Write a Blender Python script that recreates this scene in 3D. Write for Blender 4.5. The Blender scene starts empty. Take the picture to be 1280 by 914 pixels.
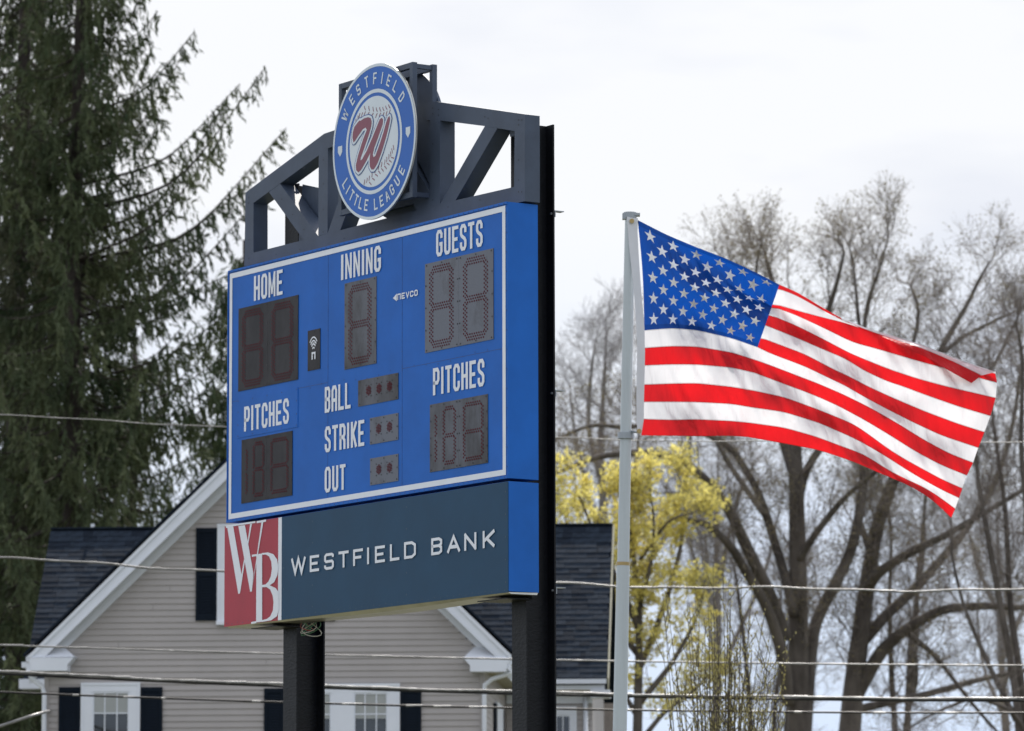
import bpy, math, random
import numpy as np
from mathutils import Vector, Matrix
random.seed(7); rng = np.random.default_rng(7)
S = bpy.context.scene
COL = S.collection

# ------------------------------------------------------------------ camera
CZ = 1.6; F = 5729.2; PITCH = 0.1289; ROLL = 0.0024
cam_d = bpy.data.cameras.new('camera'); cam = bpy.data.objects.new('camera', cam_d); COL.objects.link(cam)
cam_d.sensor_width = 36.0; cam_d.lens = F/1280*36; cam_d.clip_start = 0.5; cam_d.clip_end = 6000
cam.location = (0, 0, CZ)
cp, sp, cr, sr = math.cos(PITCH), math.sin(PITCH), math.cos(ROLL), math.sin(ROLL)
fw = Vector((0, cp, sp)); up0 = Vector((0, -sp, cp)); rt0 = Vector((1, 0, 0))
rt = rt0*cr + up0*(-sr); up = rt0*sr + up0*cr
M = Matrix((( rt.x, up.x, -fw.x, 0), (rt.y, up.y, -fw.y, 0), (rt.z, up.z, -fw.z, CZ), (0, 0, 0, 1)))
cam.matrix_world = M
cam_d.dof.use_dof = True; cam_d.dof.focus_distance = 38.5; cam_d.dof.aperture_fstop = 4.0
S.camera = cam
def ray(px, py):
    X = (px-640)/F; Y = (457-py)/F
    x = X*cr + Y*sr; y = -X*sr + Y*cr          # undo roll
    return np.array([x, cp - y*sp, sp + y*cp])
def at(px, py, Y):                              # point on the sight line at distance Y in front
    d = ray(px, py); t = Y/d[1]
    return np.array([d[0]*t, Y, CZ + d[2]*t])

# ------------------------------------------------------------------ sky, sun, exposure
SUN_EL, SUN_AZ = math.radians(50), math.radians(10)
w = bpy.data.worlds.new('World'); S.world = w; w.use_nodes = True
nt = w.node_tree; N = nt.nodes; L = nt.links; N.clear()
out = N.new('ShaderNodeOutputWorld'); bg = N.new('ShaderNodeBackground'); bg.inputs[1].default_value = 0.1
sky = N.new('ShaderNodeTexSky'); sky.sky_type = 'NISHITA'; sky.sun_disc = False
sky.sun_elevation = SUN_EL; sky.sun_rotation = SUN_AZ; sky.air_density = 1.0; sky.dust_density = 1.5
tc = N.new('ShaderNodeTexCoord'); mp = N.new('ShaderNodeMapping'); mp.inputs['Scale'].default_value = (4, 4, 14)
no = N.new('ShaderNodeTexNoise'); no.inputs['Scale'].default_value = 1.6; no.inputs['Detail'].default_value = 5
no.inputs['Roughness'].default_value = .5
cr1 = N.new('ShaderNodeValToRGB'); cr1.color_ramp.elements[0].position = .34; cr1.color_ramp.elements[1].position = .56
cr1.color_ramp.elements[0].color = (6.0, 6.3, 7.1, 1); cr1.color_ramp.elements[1].color = (7.65, 7.75, 8.0, 1)
sep = N.new('ShaderNodeSeparateXYZ'); mr = N.new('ShaderNodeMapRange')
mr.inputs['From Min'].default_value = 0.25; mr.inputs['From Max'].default_value = 0.85      # cloud thins towards the zenith
mr.inputs['To Min'].default_value = 0.97; mr.inputs['To Max'].default_value = 0.55
mr2 = N.new('ShaderNodeMapRange'); mr2.inputs['From Min'].default_value = 0.03; mr2.inputs['From Max'].default_value = 0.16
mr2.inputs['To Min'].default_value = 0.; mr2.inputs['To Max'].default_value = 1.
mx2 = N.new('ShaderNodeMixRGB'); mx2.inputs[1].default_value = (5.4, 6.5, 8.3, 1)
mr3 = N.new('ShaderNodeMapRange'); mr3.inputs['From Min'].default_value = 0.2; mr3.inputs['From Max'].default_value = 0.8     # cloud is brighter overhead than at the horizon
mr3.inputs['To Min'].default_value = 1.; mr3.inputs['To Max'].default_value = 1.45
vm = N.new('ShaderNodeVectorMath'); vm.operation = 'SCALE'
mx = N.new('ShaderNodeMixRGB')
L.new(tc.outputs['Generated'], mp.inputs[0]); L.new(mp.outputs[0], no.inputs['Vector']); L.new(no.outputs[0], cr1.inputs[0])
L.new(tc.outputs['Generated'], sep.inputs[0]); L.new(sep.outputs[2], mr.inputs[0])
L.new(sep.outputs[2], mr2.inputs[0]); L.new(mr2.outputs[0], mx2.inputs[0]); L.new(cr1.outputs[0], mx2.inputs[2])
L.new(mr.outputs[0], mx.inputs[0]); L.new(sky.outputs[0], mx.inputs[1]); L.new(mx2.outputs[0], vm.inputs[0]); L.new(sep.outputs[2], mr3.inputs[0]); L.new(mr3.outputs[0], vm.inputs['Scale']); L.new(vm.outputs[0], mx.inputs[2])
L.new(mx.outputs[0], bg.inputs[0]); L.new(bg.outputs[0], out.inputs[0])
sd = bpy.data.lights.new('sun', 'SUN'); sd.energy = 4.2; sd.angle = math.radians(.6); sd.color = (1, .94, .86)
so = bpy.data.objects.new('sun', sd); COL.objects.link(so)
sv = Vector((math.sin(SUN_AZ)*math.cos(SUN_EL), math.cos(SUN_AZ)*math.cos(SUN_EL), math.sin(SUN_EL)))
so.rotation_euler = sv.to_track_quat('Z', 'Y').to_euler(); so.location = (0, 0, 60)
S.view_settings.view_transform = 'Standard'; S.view_settings.look = 'None'
S.view_settings.exposure = 0.34; S.view_settings.gamma = 1
S.render.engine = 'CYCLES'

# ------------------------------------------------------------------ materials
def mat(name, col, rough=.6, metal=0., var=0., scale=8., bump=0., bscale=60., spec=.5, col2=None, stretch=None, coat=0., lo=.35, hi=.65):
    m = bpy.data.materials.new(name); m.use_nodes = True; n = m.node_tree.nodes; l = m.node_tree.links
    b = n['Principled BSDF']; b.inputs['Roughness'].default_value = rough; b.inputs['Metallic'].default_value = metal
    b.inputs['Specular IOR Level'].default_value = spec; b.inputs['Coat Weight'].default_value = coat
    b.inputs['Base Color'].default_value = (*col, 1)
    t = n.new('ShaderNodeTexCoord'); mpp = n.new('ShaderNodeMapping'); l.new(t.outputs['Object'], mpp.inputs[0])
    if stretch: mpp.inputs['Scale'].default_value = stretch
    if var > 0 or col2:
        no = n.new('ShaderNodeTexNoise'); no.inputs['Scale'].default_value = scale; no.inputs['Detail'].default_value = 6
        no.inputs['Roughness'].default_value = .65
        l.new(mpp.outputs[0], no.inputs['Vector'])
        r = n.new('ShaderNodeValToRGB'); r.color_ramp.elements[0].position = lo; r.color_ramp.elements[1].position = hi
        c2 = col2 or tuple(c*(1+var) for c in col); c1 = col if col2 else tuple(c*(1-var) for c in col)
        r.color_ramp.elements[0].color = (*c1, 1); r.color_ramp.elements[1].color = (*c2, 1)
        l.new(no.outputs[0], r.inputs[0]); l.new(r.outputs[0], b.inputs['Base Color'])
    if bump > 0:
        no2 = n.new('ShaderNodeTexNoise'); no2.inputs['Scale'].default_value = bscale; no2.inputs['Detail'].default_value = 3
        l.new(mpp.outputs[0], no2.inputs['Vector'])
        bp = n.new('ShaderNodeBump'); bp.inputs['Strength'].default_value = bump; bp.inputs['Distance'].default_value = .01
        l.new(no2.outputs[0], bp.inputs['Height']); l.new(bp.outputs[0], b.inputs['Normal'])
    return m
def leafmat(name, c1, c2, scale=1.2, trans=.25):
    m = mat(name, c1, .7, 0, .1, scale, col2=c2, spec=.2); n = m.node_tree.nodes; l = m.node_tree.links
    b = n['Principled BSDF']; o = n['Material Output']; tr = n.new('ShaderNodeBsdfTranslucent'); mxs = n.new('ShaderNodeMixShader')
    mxs.inputs[0].default_value = trans
    r = [x for x in n if x.type == 'VALTORGB'][0]; l.new(r.outputs[0], tr.inputs[0])
    l.new(b.outputs[0], mxs.inputs[1]); l.new(tr.outputs[0], mxs.inputs[2]); l.new(mxs.outputs[0], o.inputs[0])
    return m
MT = {}
MT['blue'] = mat('blue_paint', (.008, .128, .53), .5, 0, .09, 1.4, .05, 3, spec=.25)
MT['blue_side'] = MT['blue']
MT['white_vinyl'] = mat('white_vinyl', (.80, .84, .92), .45, 0, .03, 5)
MT['slate'] = mat('slate_panel', (.010, .058, .125), .5, 0, .08, 2, .05, 3, spec=.28)
MT['red_panel'] = mat('red_panel', (.40, .030, .055), .5, 0, .06, 3)
MT['truss'] = mat('truss_grey_paint', (.058, .080, .125), .5, .0, .12, 3, .05, 4, spec=.35)
MT['post'] = mat('black_post_paint', (.008, .009, .012), .38, .0, .15, 6, .35, 26, stretch=(1, 1, 2), spec=.2)
MT['alu'] = mat('bare_aluminium', (.55, .54, .50), .3, .9, .1, 4, .15, 2)
MT['digit'] = mat('smoky_sky_reflection_panel', (.092, .105, .140), .3, 0, .2, 2.6, col2=(.022, .020, .026), lo=.56, hi=.74, stretch=(1, 1, .6), spec=.5)  # pale blue-grey base has reflected sky painted in; smoky stains lie over it
MT['digit_dark'] = mat('dark_tree_reflection_panel', (.024, .022, .026), .4, 0, .2, 2.2, col2=(.008, .007, .009), lo=.42, hi=.62, stretch=(1, 1, .6), spec=.22)  # same panel, darker base: reflection of dark trees painted into the colour
MT['digit_mid'] = mat('streaked_reflection_panel', (.075, .082, .105), .32, 0, .2, 1.9, col2=(.014, .013, .016), lo=.42, hi=.60, stretch=(1, 1, .5), spec=.45)  # in-between tone: painted sky and tree reflection mixed with smoky stains
MT['led'] = mat('dark_red_led', (.105, .010, .018), .6, spec=.1)
MT['screw'] = mat('dark_screw', (.008, .008, .010), .5)
MT['bluescrew'] = mat('blue_screw', (.008, .03, .14), .4)
MT['slatescrew'] = mat('slate_rivet', (.05, .09, .13), .3, .3)
MT['logo_blue'] = mat('logo_blue', (.014, .128, .52), .35, 0, .04, 2, spec=.3)
MT['logo_white'] = mat('logo_white', (.66, .74, .82), .3, 0, .03, 4)
MT['maroon'] = mat('maroon', (.22, .045, .085), .35, 0, .05, 5)
MT['logo_edge'] = mat('logo_edge_trim', (.5, .5, .48), .35, .5)
MT['navylogo'] = mat('navy_outline', (.02, .09, .33), .35)
MT['siding'] = mat('taupe_vinyl_siding', (.39, .367, .362), .6, 0, .05, 1.2, .04, 30)
MT['trim'] = mat('white_house_trim', (.74, .78, .86), .55, 0, .03, 2)
MT['soffit'] = mat('cream_soffit', (.40, .38, .28), .6, 0, .04, 2)
MT['shutter'] = mat('navy_shutter', (.005, .010, .019), .65, 0, .1, 4, spec=.12)
MT['glass'] = mat('window_glass', (.03, .035, .04), .05, 0, .6, 2.2, col2=(.012, .014, .014), spec=.9)
MT['blind'] = mat('pale_blind', (.35, .37, .37), .6, 0, .05, 3)
MT['shingA'] = mat('dark_shingle', (.017, .026, .041), .9, 0, .25, 9, .3, 60, spec=.2)
MT['shingB'] = mat('darker_shingle', (.009, .015, .026), .9, 0, .25, 9, .3, 60, spec=.2)
MT['roof'] = mat('roof_deck', (.006, .011, .020), .9, spec=.15)
MT['wire'] = mat('weathered_wire', (.20, .20, .20), .42, .4, .35, 4, .1, 20, stretch=(1, 1, 1))
MT['wire_black'] = mat('black_cable', (.012, .012, .014), .4, .0, .3, 4, spec=.3)
MT['clip'] = mat('grey_lashing_clip', (.27, .27, .27), .45, .3)
MT['poleW'] = mat('white_flagpole_paint', (.46, .51, .54), .35, .2, .08, 1.5, stretch=(6, 6, .5))
MT['polegrey'] = mat('grey_pole_fitting', (.30, .33, .36), .35, .5, .1, 10)
MT['brass'] = mat('brass_grommet', (.35, .26, .12), .3, .9)
MT['bark'] = mat('grey_brown_bark', (.058, .049, .043), .9, 0, .5, 2.2, 1., 9, stretch=(1, 1, .35), col2=(.145, .125, .11))
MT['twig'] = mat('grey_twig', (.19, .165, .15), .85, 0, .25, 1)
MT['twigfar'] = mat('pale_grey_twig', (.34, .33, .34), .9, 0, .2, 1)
MT['bud'] = leafmat('brown_green_buds', (.26, .23, .12), (.17, .14, .10), 1., .3)
MT['yellow'] = leafmat('yellow_green_leaves', (.92, .83, .28), (.70, .64, .22), 1., .5)
MT['catkin'] = leafmat('pale_yellow_catkins', (.42, .40, .20), (.30, .26, .10), 2., .3)
MT['stem'] = mat('olive_stem', (.060, .047, .034), .8, 0, .2, 3)
MT['needle'] = leafmat('spruce_needles', (.036, .056, .028), (.115, .135, .066), .55, .12)
MT['needle2'] = leafmat('brownish_spruce_needles', (.040, .052, .030), (.120, .122, .070), .55, .12)
MT['needle3'] = leafmat('green_spruce_needles', (.040, .068, .032), (.110, .135, .062), .7, .15)
MT['sprucebark'] = mat('spruce_bark', (.035, .028, .024), .9, 0, .3, 4, .5, 15)
MT['grass'] = mat('mown_grass', (.095, .095, .050), .9, 0, .2, .6, .4, 30)
MT['concrete'] = mat('foundation_concrete', (.3, .3, .28), .8, 0, .1, 3)
MT['wA'] = mat('green_wire', (.08, .22, .12), .4); MT['wB'] = mat('red_wire', (.3, .03, .03), .4); MT['wC'] = mat('white_wire', (.5, .5, .45), .4)

# ------------------------------------------------------------------ mesh helpers
class MB:
    def __init__(s): s.v = []; s.f = []
    def add(s, vs, fs):
        b = len(s.v); s.v += [tuple(map(float, x)) for x in vs]; s.f += [tuple(i+b for i in f) for f in fs]; return s
    def box(s, a, b):
        x0, y0, z0 = np.minimum(a, b); x1, y1, z1 = np.maximum(a, b)
        return s.add([(x0,y0,z0),(x1,y0,z0),(x1,y1,z0),(x0,y1,z0),(x0,y0,z1),(x1,y0,z1),(x1,y1,z1),(x0,y1,z1)],
                     [(0,3,2,1),(4,5,6,7),(0,1,5,4),(1,2,6,5),(2,3,7,6),(3,0,4,7)])
    def prism(s, pts0, pts1, caps=True):       # two matching rings of 3-D points
        n = len(pts0); fs = [(i, (i+1) % n, n+(i+1) % n, n+i) for i in range(n)]
        if caps: fs += [tuple(range(n))[::-1], tuple(range(n, 2*n))]
        return s.add(list(pts0)+list(pts1), fs)
    def tube(s, pts, r, k=8, caps=True):
        pts = [np.array(p, float) for p in pts]; n = len(pts)
        rr = r if hasattr(r, '__len__') else [r]*n
        prev = None; vs = []
        for i in range(n):
            d = pts[min(i+1, n-1)]-pts[max(i-1, 0)]; d /= np.linalg.norm(d)+1e-9
            if prev is None:
                a = np.array([0, 0, 1.]) if abs(d[2]) < .9 else np.array([1., 0, 0]); x = np.cross(d, a)
            else: x = prev - d*np.dot(prev, d)
            x /= np.linalg.norm(x)+1e-9; y = np.cross(d, x); prev = x
            for j in range(k):
                t = 2*math.pi*j/k; vs.append(pts[i]+rr[i]*(x*math.cos(t)+y*math.sin(t)))
        fs = [(i*k+j, i*k+(j+1) % k, (i+1)*k+(j+1) % k, (i+1)*k+j) for i in range(n-1) for j in range(k)]
        if caps: fs += [tuple(range(k))[::-1], tuple(range((n-1)*k, n*k))]
        return s.add(vs, fs)
    def build(s, name, m, parent=None, smooth=False):
        me = bpy.data.meshes.new(name); me.from_pydata(s.v, [], s.f); me.validate()
        if smooth:
            me.polygons.foreach_set('use_smooth', [True]*len(me.polygons))
        me.materials.append(m); o = bpy.data.objects.new(name, me); COL.objects.link(o)
        if parent: o.parent = parent
        return o
def fixn(o):
    import bmesh
    bm = bmesh.new(); bm.from_mesh(o.data); bmesh.ops.recalc_face_normals(bm, faces=bm.faces); bm.to_mesh(o.data); bm.free(); return o
def npmesh(name, V, Fc, m, parent=None, smooth=False):
    me = bpy.data.meshes.new(name); V = np.asarray(V, np.float32); Fc = np.asarray(Fc, np.int32); k = Fc.shape[1]
    me.vertices.add(len(V)); me.vertices.foreach_set('co', V.ravel())
    me.loops.add(Fc.size); me.loops.foreach_set('vertex_index', Fc.ravel())
    me.polygons.add(len(Fc)); me.polygons.foreach_set('loop_start', np.arange(0, Fc.size, k, dtype=np.int32))
    me.polygons.foreach_set('loop_total', np.full(len(Fc), k, np.int32))
    if smooth: me.polygons.foreach_set('use_smooth', np.ones(len(Fc), bool))
    me.update(calc_edges=True); me.materials.append(m); o = bpy.data.objects.new(name, me); COL.objects.link(o)
    if parent: o.parent = parent
    return o
def tag(o, label=None, cat=None, group=None, kind=None):
    if label: o['label'] = label
    if cat: o['category'] = cat
    if group: o['group'] = group
    if kind: o['kind'] = kind
    return o
def empty(name, loc=(0, 0, 0), rz=0):
    o = bpy.data.objects.new(name, None); COL.objects.link(o); o.location = loc; o.rotation_euler = (0, 0, rz); o.empty_display_size = .3; return o
def copy_tree(o, parent=None):
    c = o.copy(); COL.objects.link(c); c.parent = parent
    for ch in [x for x in list(bpy.data.objects) if x.parent == o and x != c]: copy_tree(ch, c)
    return c

# ------------------------------------------------------------------ ground
g = MB().add([(-1500, -300, 0), (1500, -300, 0), (1500, 3000, 0), (-1500, 3000, 0)], [(0, 1, 2, 3)]).build('ground', MT['grass']); tag(g, kind='structure')

# ================================================================== SCOREBOARD
TH = 0.5868; O = np.array([-.0357, 39.7445, 0.]); Z0 = 5.7631; W = 4.877; H = 2.44; D = .3189
sb = empty('scoreboard', tuple(O), TH)
tag(sb, 'blue baseball scoreboard with round emblem and bank sign, raised on two black steel posts', 'scoreboard')
bx = np.array([math.cos(TH), math.sin(TH), 0]); ux = np.array([-math.sin(TH), math.cos(TH), 0])
C0 = np.array([0, 0, CZ])
def fb(px, py, e=0.):                            # where a sight line meets the board's plane at depth e: returns (u, z)
    d = ray(px, py); t = (np.dot(O-C0, bx)+e)/np.dot(d, bx); P = C0+d*t
    return np.dot(P-O, ux), P[2]
def plane_poly(mb, pts, e, th=0.0):              # polygon of (u,z) facing the front; optional thickness backwards
    a = [(e, p[0], p[1]) for p in pts]
    if th <= 0: mb.add(a, [tuple(range(len(a)))])
    else: mb.prism(a, [(e+th, p[0], p[1]) for p in pts])
GL = {
 'A': [[(0,0),(0,.85),(.25,1),(.75,1),(1,.85),(1,0)], [(0,.42),(1,.42)]],
 'a': [[(0,0),(.5,1),(1,0)], [(.18,.3),(.82,.3)]],
 'B': [[(0,.0),(0,1),(.75,1),(1,.88),(1,.64),(.75,.52),(0,.52)], [(.75,.52),(1,.40),(1,.12),(.75,0),(0,0)]],
 'C': [[(1,.68),(1,.88),(.75,1),(.25,1),(0,.88),(0,.12),(.25,0),(.75,0),(1,.12),(1,.34)]],
 'D': [[(0,0),(0,1),(.7,1),(1,.82),(1,.18),(.7,0),(0,0)]],
 'E': [[(1,1),(0,1),(0,0),(1,0)], [(0,.5),(.82,.5)]],
 'F': [[(1,1),(0,1),(0,0)], [(0,.5),(.8,.5)]],
 'G': [[(1,.70),(1,.88),(.75,1),(.25,1),(0,.88),(0,.12),(.25,0),(.75,0),(1,.12),(1,.45),(.5,.45)]],
 'H': [[(0,0),(0,1)], [(1,0),(1,1)], [(0,.5),(1,.5)]],
 'I': [[(.5,0),(.5,1)]],
 'K': [[(0,0),(0,1)], [(1,1),(.12,.45)], [(.3,.55),(1,0)]],
 'L': [[(0,1),(0,0),(1,0)]],
 'M': [[(0,0),(0,1),(.5,.25),(1,1),(1,0)]],
 'N': [[(0,0),(0,1)], [(0,1),(1,0)], [(1,0),(1,1)]],
 'O': [[(0,.5),(0,.88),(.25,1),(.75,1),(1,.88),(1,.12),(.75,0),(.25,0),(0,.12),(0,.5)]],
 'P': [[(0,0),(0,1),(.75,1),(1,.88),(1,.56),(.75,.44),(0,.44)]],
 'R': [[(0,0),(0,1),(.75,1),(1,.88),(1,.60),(.75,.48),(0,.48)], [(.6,.48),(1,.32),(1,0)]],
 'S': [[(1,.70),(1,.88),(.75,1),(.25,1),(0,.88),(0,.66),(.2,.56),(.8,.44),(1,.34),(1,.12),(.75,0),(.25,0),(0,.12),(0,.30)]],
 's': [[(1,.78),(1,.92),(.85,1),(.15,1),(0,.88),(0,.60),(.12,.5),(.88,.5),(1,.40),(1,.12),(.85,0),(.15,0),(0,.10),(0,.24)]],
 'T': [[(0,1),(1,1)], [(.5,1),(.5,0)]],
 'U': [[(0,1),(0,.12),(.25,0),(.75,0),(1,.12),(1,1)]],
 'V': [[(0,1),(.5,0),(1,1)]],
 'W': [[(0,1),(.25,0),(.5,1),(.75,0),(1,1)]],
 'n': [[(0,0),(0,1),(1,1),(1,0)]],
}
lay = [0]
def ribbon(mb, pts, hw, tf, closed=False, hwx=None):
    """flat ribbon along 2-D points; tf(x, z, lift) -> 3-D; every stroke sits a hair higher so none share a plane"""
    p = [np.array(q, float) for q in pts]; n = len(p)
    if n < 2: return
    closed = closed or np.linalg.norm(p[0]-p[-1]) < 1e-9
    if closed and np.linalg.norm(p[0]-p[-1]) < 1e-9: p = p[:-1]; n -= 1
    lay[0] = (lay[0]+1) % 6; lift = lay[0]*.0002
    hwx = hwx or hw
    Lp, Rp = [], []
    def nrm(a, b):
        d = b-a; d = d/(np.linalg.norm(d)+1e-9); return np.array([-d[1], d[0]])
    for i in range(n):
        if closed: n0 = nrm(p[i-1], p[i]); n1 = nrm(p[i], p[(i+1) % n])
        else:
            n0 = nrm(p[i-1], p[i]) if i > 0 else nrm(p[0], p[1]); n1 = nrm(p[i], p[i+1]) if i < n-1 else n0
        m = n0+n1; l = np.dot(m, m)
        m = m/l*2 if l > .5 else (n0*1.2)
        m = m*np.array([hwx, hw])
        Lp.append(p[i]+m); Rp.append(p[i]-m)
    for i in range(n if closed else n-1):
        j = (i+1) % n
        mb.add([tf(*Lp[i], lift), tf(*Rp[i], lift), tf(*Rp[j], lift), tf(*Lp[j], lift)], [(0, 1, 2, 3)])
def glyph(mb, ch, x0, x1, z0, z1, sw, tf, swx=None):
    swx = swx or sw
    if ch in 'IT' and ch == 'I': pass
    for st in GL[ch]:
        pts = []
        for a, b in st:
            xx = x0+swx/2+a*(x1-x0-swx); zz = z0+sw/2+b*(z1-z0-sw)
            pts.append((xx, zz))
        e0, e1 = st[0], st[-1]                    # open ends run out to the letter's box
        def ext(p, q, s_):
            d = np.array(p)-np.array(q); d = d/(np.linalg.norm(d)+1e-9)
            return tuple(np.array(p)+d*s_/2)
        if np.linalg.norm(np.array(pts[0])-np.array(pts[-1])) > 1e-6:
            if ch not in 'CGSs' : pts = [ext(pts[0], pts[1], sw*.96)]+pts[1:-1]+[ext(pts[-1], pts[-2], sw*.96)]
        if ch in 'WVMNKa': ribbon(mb, pts, swx/2*.98, tf)
        else: ribbon(mb, pts, sw/2, tf, hwx=swx/2)

cab = MB().box((0, 0, Z0), (D, W, Z0+H)).build('cabinet', MT['blue'], sb)
# folded sheet lip at the foot and top of the cabinet
mb = MB()
mb.box((-.012, 0, Z0-.002), (0, W, Z0+.022)); mb.box((-.010, .002, Z0+H-.02), (0, W-.002, Z0+H+.002)); mb.box((-.010, W-.012, Z0+.024), (0, W, Z0+H-.022))
mb.build('cabinet_lip', MT['blue'], sb)
def tf_face(uL, e):                              # text runs to the right = decreasing u
    return lambda x, z, lift: (e-lift, uL-x, z)
# white border line, 4 strips
mb = MB(); a, b = .030, .080
e = -.004
for (u0, u1, z0, z1) in ((a, W-a, H-b, H-a), (a, W-a, a, b), (a, b, b, H-b), (W-b, W-a, b, H-b)):
    plane_poly(mb, [(u0, Z0+z0), (u1, Z0+z0), (u1, Z0+z1), (u0, Z0+z1)], e)
mb.build('border_line', MT['white_vinyl'], sb)
# captions: word, left/right px, left top/bottom, right top/bottom
CAP = [('HOME', 318.3, 354.4, 345.2, 376.3, 336.9, 368.2), ('INNING', 427, 477.1, 318.5, 350.2, 306.9, 339.3),
       ('GUESTS', 546.1, 604.1, 287.6, 320.5, 275.2, 308.6), ('PITCHES', 306, 362.1, 508.6, 539.2, 497.8, 529.8),
       ('BALL', 406.8, 439.3, 484, 516.3, 478, 510.5), ('STRIKE', 406.8, 456.4, 533.4, 565.6, 525, 557.4),
       ('OUT', 406.8, 433, 583.9, 616, 580.3, 612), ('PITCHES', 542.1, 606.3, 460.2, 494.1, 448.6, 483)]
for wd, xl, xr, lt, lb, rt_, rb in CAP:
    ul, z1 = fb(xl, lt); _, z0 = fb(xl, lb); ur, z1b = fb(xr, rt_); _, z0b = fb(xr, rb)
    z1 = (z1+z1b)/2; z0 = (z0+z0b)/2; wid = ul-ur; h = z1-z0
    units = [(.42 if c == 'I' else 1.12 if c == 'M' else 1.) for c in wd]; gap = .22
    uw = wid/(sum(units)+gap*(len(wd)-1)); x = 0; mb = MB()
    for c, un in zip(wd, units):
        cw = un*uw; swx = uw*.345; sw = h*.135
        if c == 'I': glyph(mb, c, x+cw/2-swx/2, x+cw/2+swx/2, z0, z1, sw, tf_face(ul, -.007), swx)
        elif c == 'N': # full verticals with a steep diagonal between
            t_ = tf_face(ul, -.007)
            ribbon(mb, [(x+swx*.45, z0), (x+swx*.45, z1)], swx*.42, t_); ribbon(mb, [(x+cw-swx*.45, z0), (x+cw-swx*.45, z1)], swx*.42, t_)
            ribbon(mb, [(x+swx*.50, z1-.005), (x+cw-swx*.50, z0+.005)], swx*.34, t_)
        elif c == 'M':
            t_ = tf_face(ul, -.007)
            ribbon(mb, [(x+swx*.4, z0), (x+swx*.4, z1)], swx*.40, t_); ribbon(mb, [(x+cw-swx*.4, z0), (x+cw-swx*.4, z1)], swx*.40, t_)
            ribbon(mb, [(x+swx*.5, z1-.004), (x+cw/2, z0+h*.12)], swx*.30, t_); ribbon(mb, [(x+cw-swx*.5, z1-.004), (x+cw/2, z0+h*.12)], swx*.30, t_)
        else: glyph(mb, c, x, x+cw, z0, z1, sw, tf_face(ul, -.007), swx)
        x += cw+gap*uw
    o = mb.build('lettering', MT['white_vinyl'], sb); o['label'] = 'white block lettering reading ' + wd

# digit panels -------------------------------------------------------
def hexd(mb, u, z, r, e, k=6):
    mb.add([(e, u+r*math.cos(2*math.pi*i/k), z+r*math.sin(2*math.pi*i/k)) for i in range(k)], [tuple(range(k))])
def digit_dots(mb, u0, u1, z0, z1, e, rows, dr, step, half=False):
    """seven segments of LED rows in a box (u0 is the left, larger u)"""
    cx = [u0, u1]; zm = (z0+z1)/2
    segs = [((u0, z1), (u1, z1)), ((u0, zm), (u1, zm)), ((u0, z0), (u1, z0)), ((u0, z1), (u0, zm)), ((u0, zm), (u0, z0)), ((u1, z1), (u1, zm)), ((u1, zm), (u1, z0))]
    if half: segs = segs[5:]
    for a, b in segs:
        a = np.array(a); b = np.array(b); d = b-a; Ln = np.linalg.norm(d); d /= Ln; nn = np.array([-d[1], d[0]])
        m = .022; n = max(2, int((Ln-2*m)/step))
        for r in range(rows):
            off = (r-(rows-1)/2)*dr
            for i in range(n+(r % 2)):
                t = m+(Ln-2*m)*(i+.5*((r+1) % 2))/(n)
                if t > Ln-m*.5: continue
                p = a+d*t+nn*off
                hexd(mb, p[0], p[1], .0094, e)
PAN = { # name: TL, TR, BL, BR px, kind, material
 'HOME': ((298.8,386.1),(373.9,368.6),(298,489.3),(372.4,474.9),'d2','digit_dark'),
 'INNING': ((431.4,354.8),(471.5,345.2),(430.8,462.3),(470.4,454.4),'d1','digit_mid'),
 'GUESTS': ((532,330.5),(617.4,310.2),(531.6,441.5),(617.2,424),'d2','digit'),
 'ANT': ((385,414),(400.8,410.4),(385.3,464),(400.6,461),'ant','digit_dark'),
 'BALL': ((448.2,476.1),(498.3,465.8),(448,508.6),(498.3,499),'c3','digit_mid'),
 'STRIKE': ((462.9,523),(498.3,516),(462.7,556.2),(498.3,549.5),'c2','digit'),
 'OUT': ((463.4,573),(498.3,567.6),(462.7,606.8),(498.3,601.3),'c2','digit'),
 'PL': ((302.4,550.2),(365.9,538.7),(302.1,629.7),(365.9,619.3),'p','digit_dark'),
 'PR': ((537.8,505.9),(610.4,492.8),(537.8,590.4),(610.2,578.8),'p','digit_mid')}
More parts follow.
